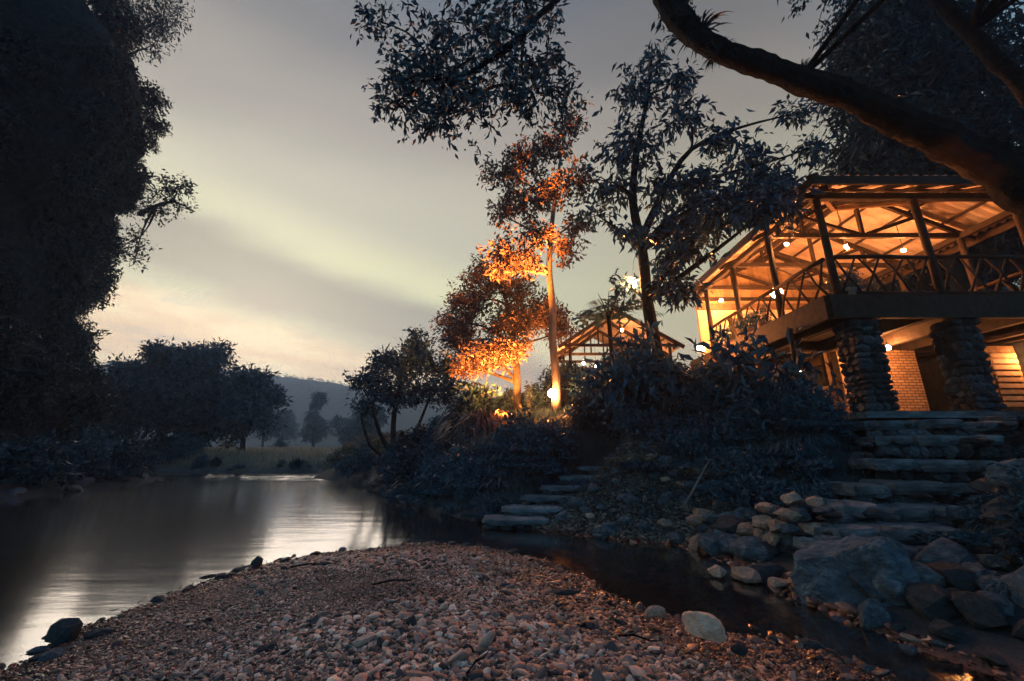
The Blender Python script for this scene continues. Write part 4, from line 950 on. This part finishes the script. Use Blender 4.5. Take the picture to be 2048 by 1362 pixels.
MB().beam((RX, EY0 + 3.0, RZ + .13), (RX, EY1, RZ + .13), .26, .03).build('ridge_cap', M['metal_dark'], lodge)
# back wall of the upper floor with door and windows
MB().box((9.5, 14.25, 5.55), (5.2, .12, 2.1)).build('back_wall', M['plaster'], lodge)
for x in (8.05, 8.45):
    MB().box((x, 14.16, 5.35), (.12, .07, 1.7)).build('door_frame', M['wood_dark'], lodge)
MB().box((8.25, 14.17, 5.3), (.30, .04, 1.6)).build('door', M['wood'], lodge)
MB().box((9.5, 14.15, 6.55), (5.2, .08, .22)).build('wall_beam', M['wood'], lodge)
MB().box((9.5, 14.15, 6.85), (5.2, .08, .12)).build('wall_beam', M['wood_dark'], lodge)
for x in (10.2, 11.3):
    f = MB().box((x, 14.16, 5.7), (.7, .06, .9)).build('window_frame', M['wood_dark'], lodge)
for k_ in range(20):
    xa = 6.95 + k_ * .255; xb = xa + .25; h0, h1 = rz_(xa) - .03, rz_(xb) - .03
    m_ = MB(); m_.add([(xa, 14.2, 6.6), (xb, 14.2, 6.6), (xb, 14.2, h1), (xa, 14.2, h0), (xa, 14.24, 6.6), (xb, 14.24, 6.6), (xb, 14.24, h1), (xa, 14.24, h0)], [(0, 1, 2, 3), (7, 6, 5, 4), (4, 5, 1, 0), (5, 6, 2, 1), (6, 7, 3, 2), (7, 4, 0, 3)])
    m_.build('gable_board', M['wood_light'], lodge)
# rustic railing of crossed branches
def railing(a_, b_, n):
    a_, b_ = Vector(a_), Vector(b_); mb = MB()
    mb.tube([(*(a_ + Vector((0, 0, .95))), .05), (*((a_ + b_) / 2 + Vector((0, 0, .97))), .045), (*(b_ + Vector((0, 0, .94))), .045)], 6)
    mb.tube([(*(a_ + Vector((0, 0, .12))), .04), (*(b_ + Vector((0, 0, .12))), .04)], 6)
    rail = mb.build('railing', M['wood_dark'], lodge)
    for i in range(n):
        p_ = a_.lerp(b_, (i + .5) / n); q = a_.lerp(b_, (i + .1) / n); r_ = a_.lerp(b_, (i + .95) / n)
        for s_, e_ in ((q, r_), (r_, q)):
            m1 = (s_ + e_) / 2 + Vector((random.uniform(-.04, .04), random.uniform(-.03, .03), .53 + random.uniform(-.08, .08)))
            o = MB().tube([(s_.x, s_.y, s_.z + .12, .028), (m1.x, m1.y, m1.z, .026), (e_.x, e_.y, e_.z + .93, .02)], 5).build('baluster', M['wood_dark'], None)
            o.parent = rail; o.matrix_parent_inverse = Matrix()
for a_, b_, n in (((6.95, 8.0, DZ), (9.05, 8.0, DZ), 4), ((9.15, 8.0, DZ), (11.3, 8.0, DZ), 4), ((11.4, 8.0, DZ), (12.1, 8.05, DZ), 2), ((6.85, 8.1, DZ), (6.85, 9.75, DZ), 3), ((6.85, 9.85, DZ), (6.85, 11.55, DZ), 3), ((6.85, 11.65, DZ), (6.85, 13.4, DZ), 3), ((12.1, 8.2, DZ), (12.1, 9.8, DZ), 3), ((12.1, 9.8, DZ), (12.1, 11.6, DZ), 3)):
    railing(a_, b_, n)
# ground floor: brick pier, lit door post, shutters, dark back wall
MB().box((10.55, 11.0, 3.05), (.95, .5, 1.98)).build('brick_pier', M['brick'], lodge)
MB().box((9.0, 10.9, 3.05), (.17, .22, 1.95)).build('door_post', M['wood_light'], lodge)
MB().box((8.72, 11.0, 3.05), (.10, .10, 1.95)).build('door_post', M['wood'], lodge)
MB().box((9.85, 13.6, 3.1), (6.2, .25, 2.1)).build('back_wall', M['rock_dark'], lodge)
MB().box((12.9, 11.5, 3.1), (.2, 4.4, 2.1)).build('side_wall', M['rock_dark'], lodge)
# shutter leaf with louvres
sh = MB().box((12.1, 9.75, 3.05), (.72, .05, 1.7)).build('shutter', M['wood'], lodge)
for i in range(9):
    o = MB().box((12.1, 9.70, 2.45 + i * .15), (.62, .045, .10)).build('louvre', M['wood_light'], None); o.parent = sh; o.matrix_parent_inverse = Matrix()

# slatted bench under the deck
bn = empty('slatted_bench', (7.9, 10.2, FZ)); tag(bn, 'slatted wooden bench in the shade under the lodge deck', 'bench')
for k_ in range(4): MB().box((7.9, 10.0 + k_ * .11, 2.54), (1.2, .085, .03)).build('seat_slat', M['wood_light'], bn)
for k_ in range(3): MB().box((7.9, 10.42 + k_ * .01, 2.70 + k_ * .13), (1.2, .025, .085)).build('back_slat', M['wood_light'], bn)
for x in (7.4, 8.4):
    for y in (10.0, 10.38): MB().box((x, y, 2.32 if y < 10.2 else 2.55), (.06, .06, .42 if y < 10.2 else .9)).build('leg', M['wood'], bn)

# ------------------------------------------------------------------ lamps
def uv_sphere(mb, c, r, n=10):
    V = []; Fm = []
    for j in range(n + 1):
        a_ = math.pi * j / n
        for i in range(n): V.append((c[0] + r * math.sin(a_) * math.cos(2 * math.pi * i / n), c[1] + r * math.sin(a_) * math.sin(2 * math.pi * i / n), c[2] - r * math.cos(a_)))
    for j in range(n):
        for i in range(n): Fm.append((j * n + i, j * n + (i + 1) % n, (j + 1) * n + (i + 1) % n, (j + 1) * n + i))
    mb.add(V, Fm, True)
def pendant(loc, top, r, mat, label, group=None):
    t = empty('pendant_lamp', loc); tag(t, label, 'lamp', group)
    mb = MB(); uv_sphere(mb, loc, r); mb.build('bulb', mat, t)
    MB().tube([(loc[0], loc[1], loc[2] + r * .9, r * .45), (loc[0], loc[1], loc[2] + r * 2.0, r * .35)], 8).build('socket', M['metal_dark'], t)
    MB().tube([(loc[0], loc[1], loc[2] + r * 1.8, .008), (loc[0], loc[1], top, .008)], 5).build('cord', M['metal_dark'], t)
pendant((7.35, 9.75, 6.72), 7.0, .045, M['bulb'], 'bare bulb under the lodge roof nearest the drooping-leaved tree')
pendant((9.15, 10.0, 6.80), 7.9, .040, M['bulb_small'], 'left of the two close bulbs in the middle under the lodge roof')
pendant((9.55, 10.4, 6.95), 8.0, .040, M['bulb_small'], 'right of the two close bulbs in the middle under the lodge roof')
pendant((10.7, 10.0, 6.67), 7.5, .050, M['bulb'], 'bare bulb under the lodge roof nearest its far corner post')
pendant((8.0, 11.4, 6.0), 7.0, .16, M['bulb_big'], 'brightest globe lamp hanging in the upper storey of the lodge')
pendant((7.45, 13.5, 6.55), 7.1, .055, M['bulb'], 'bulb at the far river-side corner of the upper storey')
pendant((9.6, 10.0, 3.92), 4.34, .06, M['bulb'], 'ceiling bulb of the ground floor beside the lit brick pier')
pendant((12.45, 9.45, 3.55), 4.34, .05, M['bulb_small'], 'lamp beside the louvred shutter on the ground floor')
pendant((8.9, 12.3, 3.75), 4.34, .045, M['bulb_small'], 'dim bulb deep under the deck behind the stone column')
def post_lamp(x, y, z, r, mat, label):
    t = empty('garden_lamp', (x, y, gz(x, y))); tag(t, label, 'lamp')
    z0 = gz(x, y) - .1
    MB().tube([(x, y, z0, .035), (x, y, z - r * 1.1, .028)], 8).build('pole', M['metal_dark'], t)
    mb = MB(); uv_sphere(mb, (x, y, z), r); mb.build('globe', mat, t)
    MB().tube([(x, y, z + r * .92, r * .5), (x, y, z + r * 1.35, .01)], 8).build('cap', M['metal_dark'], t)
post_lamp(1.35, 13.6, 3.25, .14, M['bulb_big'], 'globe garden lamp at the foot of the tall slender tree')
post_lamp(5.8, 12.0, 4.42, .12, M['bulb_big'], 'globe lamp on a tall pole between the bushes and the lodge')
lt = empty('hanging_lantern', (3.5, 10.85, 6.05)); tag(lt, 'lantern glowing behind the trunk of the large drooping-leaved tree', 'lantern')
mb = MB(); uv_sphere(mb, (3.5, 10.85, 6.05), .09); mb.build('globe', M['bulb'], lt)
MB().tube([(3.5, 10.85, 6.14, .006), (3.55, 10.8, 6.7, .006), (3.7, 10.6, 7.2, .006)], 4).build('cord', M['metal_dark'], lt)
def uplight(loc, target, watts, ang, label):
    t = empty('ground_spotlight', loc); tag(t, label, 'spotlight')
    d_ = (Vector(target) - Vector(loc)).normalized(); a_ = Vector(loc)
    MB().tube([(*(a_ - d_ * .10), .04), (*(a_ + d_ * .02), .06), (*(a_ + d_ * .05), .06)], 10).build('housing', M['metal_dark'], t)
    MB().tube([(loc[0], loc[1], gz(loc[0], loc[1]) - .1, .015), (*(a_ - d_ * .08), .015)], 6).build('stake', M['metal_dark'], t)
    ld = bpy.data.lights.new('spot_beam', 'SPOT'); ld.energy = watts; ld.color = LAMP; ld.spot_size = R(ang); ld.spot_blend = .6; ld.shadow_soft_size = .04
    lo = bpy.data.objects.new('spot_beam', ld); COL.objects.link(lo); lo.parent = t
    lo.matrix_parent_inverse = Matrix.Translation(-a_); lo.location = a_ + d_ * .07; lo.rotation_euler = (-d_).to_track_quat('Z', 'Y').to_euler()
uplight((.55, 12.7, gz(.55, 12.7) + .25), (.2, 13.5, 8.2), 70000, 38, 'spotlight aimed up into the glowing crown of the slender tree')
uplight((.3, 14.7, gz(.3, 14.7) + .4), (-.8, 16.0, 5.3), 14000, 84, 'spotlight aimed at the lit lowest tier of the dark tree')
uplight((-.2, 12.9, gz(-.2, 12.9) + .5), (-.4, 14.4, 3.6), 3600, 90, 'spotlight aimed at the glowing tufts below the tiered tree')
uplight((5.6, 6.6, gz(5.6, 6.6) + .3), (6.25, 4.75, 5.25), 700, 15, 'spotlight aimed from the steps up to the thick overhanging limb')

# little lit notice box on a post
nb = empty('box_shelter', (4.85, 11, gz(4.85, 11))); tag(nb, 'small lit wooden box on a post among the bushes', 'box')
zb = 3.05
MB().box((4.85, 11, (gz(4.85, 11) + zb) / 2 - .1), (.09, .09, zb - gz(4.85, 11) + .1)).build('post', M['wood'], nb)
MB().box((4.85, 11, zb + .05), (.34, .22, .2)).build('box', M['wood_light'], nb)
MB().box((4.85, 11, zb + .18), (.42, .32, .04)).build('lid', M['wood'], nb)

# ------------------------------------------------------------------ far pavilion
pv = empty('pavilion', (6, 21, 4.3)); tag(pv, 'distant open pavilion with gabled roof and warm lamps among the trees', 'building')
PX0, PX1, PY0, PY1, PF, PE = 2.6, 8.2, 19.5, 25, 4.35, 6.4
pr = 5.2; PR = 8.35
MB().box(((PX0 + PX1) / 2, 22.2, PF - .3), (6.4, 6.2, .6)).build('floor_slab', M['slab'], pv)
for x in (PX0 + .3, pr, PX1 - .3):
    for y in (PY0 + .1, 22.2, PY1 - .1): MB().tube([(x, y, PF, .09), (x, y, PE + .2, .08)], 7).build('post', M['wood_dark'], pv)
def psheet(x, sx):
    """one strip of the gabled roof from eave to ridge"""
    V = []; Fm = []; n = 24; ex = PX0 - .3 if sx < 0 else PX1 + .3
    y0_, y1_ = x, x + .98
    for i in range(n + 1):
        y = y0_ + (y1_ - y0_) * i / n; w_v = .02 * math.sin(i / n * 2 * math.pi * 6)
        V += [(ex, y, PE + w_v), (pr, y, PR + w_v)]
    for i in range(n): Fm.append((2 * i, 2 * i + 2, 2 * i + 3, 2 * i + 1))
    me_ = bpy.data.meshes.new('roof_sheet'); me_.from_pydata(V, [], Fm); me_.update(); link('roof_sheet', me_, M['tin'], pv)
for k_ in range(6):
    for sx in (-1, 1): psheet(19.2 + k_ * .96, sx)
for y in (19.3, 21.2, 23.1):
    for ex in (PX0 - .3, PX1 + .3): MB().beam((ex, y, PE - .1), (pr, y, PR - .1), .1, .16).build('rafter', M['wood_dark'], pv)
    MB().beam((PX0, y, PE), (PX1, y, PE), .1, .14).build('tie_beam', M['wood_dark'], pv)
    for t in (.3, .5, .7): MB().beam((PX0 + (PX1 - PX0) * t, y, PE), (PX0 + (PX1 - PX0) * t, y, PE + (PR - PE) * (.62 if t != .5 else 1) - .2), .07, .08).build('strut', M['wood_dark'], pv)
for t in (.25, .5, .75):
    for ex in (PX0 - .3, PX1 + .3): 
        xx = ex + (pr - ex) * t; zz = PE + (PR - PE) * t - .05; MB().beam((xx, 19.2, zz), (xx, 25, zz), .06, .07).build('purlin', M['wood_dark'], pv)
MB().box(((PX0 + PX1) / 2, 25, 5.4), (5.6, .12, 2.1)).build('back_wall', M['plaster'], pv)
rl = MB(); rl.tube([(PX0, 19.5, 5.25, .04), (PX1, 19.5, 5.25, .04)], 6).build('railing', M['wood_dark'], pv)
for i in range(12):
    MB().tube([(PX0 + .4 + i * .42, 19.5, PF, .025), (PX0 + .4 + i * .42 + .15, 19.5, 5.25, .025)], 5).build('baluster', M['wood_dark'], pv)
for i, (x, y, z, l_) in enumerate([(3.05, 20.5, 6.0, 'pavilion bulb nearest the slender tree trunk'), (3.8, 21, 5.85, 'second pavilion bulb from the slender tree trunk'), (4.55, 21.5, 5.8, 'third pavilion bulb from the slender tree trunk'), (5.6, 19.7, 7.3, 'bulb high under the pavilion gable'), (7.2, 21, 6.1, 'pavilion bulb nearest the large drooping-leaved tree')]):
    pendant((x, y, z), min(PE + (PR - PE) * (1 - abs(x - pr) / 2.8), 8) - .1, .07, M['bulb_small'], l_)

# ------------------------------------------------------------------ planting
def clear(x, y):
    for (x0, x1, yy, zz) in STEPS:
        if x0 - .15 < x < x1 + .25 and abs(y - yy - .1) < .42: return False
    for (px, py, pz) in PATH2:
        if math.hypot(x - px - .1, y - py) < .7: return False
    if 6.2 < x < 13 and 7.2 < y < 15: return False
    for (ux, uy, ur) in ((.55, 12.7, 1.3), (.3, 14.9, 1.4), (-.9, 15.0, .8), (-.2, 12.9, 1.0), (1.35, 13.6, .9), (1.3, 12.8, .8), (5.6, 6.6, .6), (5.8, 12, .7)):
        if math.hypot(x - ux, y - uy) < ur: return False
    if 2.2 < x < 8.6 and 19 < y < 25.5: return False
    return True
def plant(n, reg, dmin, dmax, kinds, smin, smax, mats, label, group, name, cat, poly='R', szr=(.8, 1.2)):
    c_ = 0; tries = 0
    while c_ < n and tries < n * 30:
        tries += 1
        x, y = random.uniform(reg[0], reg[1]), random.uniform(reg[2], reg[3])
        z, a_, b_, _ = heights([x], [y]); d_ = a_[0] if poly == 'R' else b_[0]
        if d_ < dmin or d_ > dmax or not clear(x, y): continue
        kd = random.choice(kinds); sc_ = random.uniform(smin, smax); t_ = (sc_ - smin) / (smax - smin)
        look = ('small' if t_ < .33 else 'medium-sized' if t_ < .67 else 'large') + ' ' + {'bush': 'dense', 'ragged': 'loose open', 'frond': 'arching long-leaved', 'tuft': 'grass-like', 'cover': 'flat spreading'}[kd] + ' '
        shrub(kd, (x, y, z[0] - .05), sc_, random.choice(mats), look + label, group, name, cat, sz=random.uniform(*szr)); c_ += 1
plant(46, (-3.5, 1.2, 9.5, 13.6), .5, 5.5, ['bush', 'ragged', 'cover', 'frond'], .6, 1.0, ['leaf_mid', 'leaf_mid', 'leaf_gloss'], 'bush on the slope between the water and the garden lamp', 'bushes on the slope below the garden lamp', 'bush', 'bush')
plant(26, (-6.5, -1.5, 12.5, 18.5), .3, 5, ['bush', 'bush', 'tuft'], .9, 1.5, ['leaf_mid', 'leaf_dark'], 'bush overhanging the water near the round waterside tree', 'bushes along the river bend', 'bush', 'bush')
plant(24, (-11, -5.5, 18.5, 26), .25, 4, ['bush', 'tuft', 'bush', 'tuft'], .9, 1.5, ['leaf_mid', 'leaf_pale'], 'grassy bush on the low point beyond the waterside tree', 'bushes on the low point', 'bush', 'bush')
plant(44, (1.5, 5.6, 9.0, 12.5), 1.0, 9, ['bush', 'ragged', 'frond'], .6, 1.1, ['leaf_mid', 'leaf_gloss', 'leaf_dark'], 'bush in the garden under the large drooping-leaved tree', 'bushes under the large drooping-leaved tree', 'bush', 'bush')
plant(30, (3.2, 5.9, 7.6, 9.4), .9, 6, ['bush', 'ragged', 'cover', 'frond'], .55, .85, ['leaf_mid', 'leaf_gloss'], 'bush between the littered bank and the lodge', 'bushes in front of the lodge', 'bush', 'bush')
plant(12, (1.0, 4.6, 6.4, 9.4), .6, 3.5, ['cover', 'cover', 'tuft', 'ragged'], .5, .9, ['leaf_mid', 'leaf_pale', 'leaf_gloss'], 'low leafy plant growing over the littered bank', 'low plants on the littered bank', 'low_plant', 'plant')
plant(26, (3.6, 7.4, 5.0, 7.4), .8, 6, ['cover', 'tuft'], .35, .6, ['leaf_mid', 'leaf_dark'], 'low plant tucked beside the wide stone steps', 'low plants beside the wide stone steps', 'low_plant', 'plant')
plant(30, (4.4, 7.4, 2.8, 5.4), .8, 9, ['cover', 'tuft', 'bush'], .4, .7, ['leaf_dark', 'leaf_mid'], 'low dark plant in the shade right of the steps', 'low plants right of the steps', 'low_plant', 'plant')
plant(24, (3.4, 6.2, 6.2, 8.2), .8, 9, ['cover', 'ragged', 'tuft'], .5, .8, ['leaf_mid', 'leaf_gloss'], 'plant on the earth bank left of the wide steps', 'plants left of the wide steps', 'low_plant', 'plant')
plant(40, (-6.5, 1.0, 7.6, 18), .03, .5, ['tuft', 'cover'], .4, .7, ['leaf_mid', 'grass'], 'plant at the waterline of the bushy bank', 'plants at the waterline', 'low_plant', 'plant')
plant(44, (-3.2, 1.0, 8.4, 12.6), .3, 6, ['cover', 'tuft', 'ragged', 'cover'], .45, .8, ['leaf_mid', 'leaf_gloss', 'grass'], 'small leafy plant beside the garden steps', 'small plants beside the garden steps', 'low_plant', 'plant')
plant(22, (3.9, 5.6, 3.4, 5.2), .5, 9, ['cover', 'tuft'], .3, .5, ['leaf_mid', 'leaf_dark'], 'small plant on the earth between the boulder and the big tree', 'small plants right of the boulder', 'low_plant', 'plant')
plant(22, (-1.4, .9, 13.6, 15.2), .5, 9, ['tuft', 'tuft', 'frond'], 1.4, 2.2, ['leaf_russet'], 'spiky tuft glowing orange in the spotlight', 'glowing tufts by the garden lamp', 'grass_tuft', 'plant')
plant(30, (-2, 6.5, 14.5, 19), 2, 14, ['bush', 'bush', 'ragged'], 1.1, 1.9, ['leaf_dark', 'leaf_mid'], 'bush half hidden behind the slender tree and garden lamp', 'bushes in front of the pavilion', 'bush', 'bush')
plant(46, (-21, -14.8, 12, 23), .8, 9, ['bush', 'cover', 'tuft'], 1.0, 2.2, ['leaf_dark', 'leaf_mid'], 'dark bush on the low bank below the cliff', 'bushes on the bank below the cliff', 'bush', 'bush', 'L')
plant(16, (-21.5, -11.5, 27.3, 29), .1, .7, ['bush', 'tuft'], .5, .8, ['leaf_dark', 'leaf_mid'], 'low bush along the far water edge below the pale field', 'low bushes below the pale field', 'bush', 'bush')
plant(34, (-34, -22, 27.5, 31), .15, 3.5, ['bush', 'tuft', 'ragged'], 1.0, 1.9, ['leaf_dark', 'leaf_mid', 'leaf_mid'], 'bush along the far water edge below the bank trees', 'bushes along the far water edge', 'bush', 'bush')
plant(20, (-34, -8, 42, 62), 1, 60, ['tuft', 'bush'], 1.0, 2.0, ['leaf_pale', 'leaf_mid'], 'hazy low bush scattered over the pale far field', 'bushes on the far field', 'bush', 'bush')
plant(24, (12.5, 22, 8, 18), 2, 40, ['bush', 'ragged'], 1.5, 3.0, ['leaf_dark'], 'dark bush in deep shade beyond the lodge', 'bushes beyond the lodge', 'bush', 'bush')
shrub('bush', (3.1, 10.0, 2.3), 1.9, 'leaf_mid', 'big rounded bush with hanging leaves in front of the drooping-leaved tree', None, 'bush', 'bush', sz=1.1)
shrub('ragged', (5.3, 8.5, 2.0), 1.8, 'leaf_gloss', 'tall ragged bush hiding the corner of the lodge deck', None, 'bush', 'bush', sz=1.2)
pm_ = shrub('palm', (2.9, 11.5, 5.3), 1.3, 'leaf_mid', 'small palm with arching fronds beside the pavilion roof', None, 'palm', 'palm', rz=0)
MB().tube([(2.95, 11.5, 2.4, .08), (2.9, 11.5, 5.35, .06)], 7).build('trunk', M['bark'], pm_)
shrub('frond', (5.6, 11.0, 2.4), 2.2, 'leaf_mid', 'long-leaved plant in front of the pole lamp', None, 'long_leaved_plant', 'plant')
for i, (x, y, z) in enumerate([(7.2, 8.05, DZ), (7.6, 8.4, DZ), (8.2, 8.6, DZ), (6.75, 10.4, DZ), (6.75, 11.0, DZ), (6.8, 12.3, DZ)]):
    pt = empty('potted_plant', (x, y, z)); tag(pt, 'leafy potted plant standing along the lodge deck railing', 'plant', 'potted plants on the lodge deck')
    MB().tube([(x, y, z, .10), (x, y, z + .2, .14), (x, y, z + .22, .15)], 10).build('pot', M['rock_warm'], pt)
    mm = FM['ragged'][0].copy(); mm.materials.append(M['leaf_mid']); q = bpy.data.objects.new('foliage', mm); COL.objects.link(q); q.parent = pt; q.location = (0, 0, .15); q.scale = (.55, .55, .6)
# grass of banks and far field
def blades(n, reg, ok, lmin, lmax, w_):
    x = rng.uniform(reg[0], reg[1], n); y = rng.uniform(reg[2], reg[3], n); z, a_, b_, db2 = heights(x, y)
    k_ = ok(x, y, a_, b_, db2); x, y, z = x[k_], y[k_], z[k_]; m_ = len(x)
    P = np.stack([x, y, z - .02], 1); D = np.stack([rng.normal(size=m_) * .45, rng.normal(size=m_) * .45, np.ones(m_)], 1)
    L = rng.uniform(lmin, lmax, m_); V, Fm = leaves(P, D, L, np.full(m_, w_)); return V, Fm
def cat_(lst):
    Vs = []; Fs = []; b_ = 0
    for V, Fm in lst: Vs.append(V); Fs.append(Fm + b_); b_ += len(V)
    return np.concatenate(Vs), np.concatenate(Fs)
V, Fm = cat_([blades(46000, (-8, 7, 6.2, 20), lambda x, y, a_, b_, c_: (a_ > .45) & ~((x > 6) & (y > 7.2)), .12, .34, .016)])
gr_ = link('grass', np_mesh('grass', V, Fm), M['grass']); tag(gr_, 'short grass and weeds covering the near bank', 'grass', kind='stuff')
V, Fm = cat_([blades(30000, (-36, -6, 27.4, 46), lambda x, y, a_, b_, c_: (a_ > .2), .3, .75, .05)])
gr2 = link('field_grass', np_mesh('field_grass', V, Fm), M['dry_grass']); tag(gr2, 'pale dry grass on the far bank field', 'grass', kind='stuff')
# fallen leaves on the littered bank
n = 11000; x = rng.uniform(.4, 3.8, n); y = rng.uniform(6.2, 9.4, n); z, a_, _, c_ = heights(x, y); k_ = (a_ > .02) & (a_ < 2.4); x, y, z = x[k_], y[k_], z[k_]
P = np.stack([x, y, z + .015], 1); D = np.stack([rng.normal(size=len(x)), rng.normal(size=len(x)), rng.normal(size=len(x)) * .25], 1); L = rng.uniform(.05, .12, len(x))
M['litter'] = leaf_mat('litter', (.09, .085, .085), (.36, .33, .30), .1, .6)
lf = link('leaf_litter', leaf_mesh('leaf_litter', P, D, L, L * .5), M['litter']); tag(lf, 'fallen dry leaves scattered over the bank by the stream', 'leaves', kind='stuff')
# woods on the distant hill ridge
hp = HV[8:24, :, :].reshape(-1, 3); pick = rng.integers(0, len(hp), 2600); C = hp[pick] + rng.normal(size=(2600, 3)) * (1.0, 2, .3) + (0, 0, .8)
P = np.repeat(C, 12, 0) + rng.normal(size=(2600 * 12, 3)) * (.8, .8, .8); D = rng.normal(size=(len(P), 3)); L = rng.uniform(.6, 1.4, len(P))
wd = link('hill_woods', leaf_mesh('hill_woods', P, D, L, L * .7), M['leaf_mid']); tag(wd, 'far-off woods covering the hazy hill', 'woods', kind='stuff')

# ------------------------------------------------------------------ haze
m, nt, out = newmat('haze'); M['haze'] = m
pvn = nt.nodes.new('ShaderNodeVolumePrincipled'); pvn.inputs['Color'].default_value = (.50, .68, 1.0, 1); pvn.inputs['Density'].default_value = .0017; pvn.inputs['Anisotropy'].default_value = .5
nt.links.new(pvn.outputs[0], out.inputs['Volume'])
hz = MB().box((0, 205, 42), (1080, 550, 90)).build('haze', m); tag(hz, 'thin evening haze filling the valley', 'haze', kind='stuff')
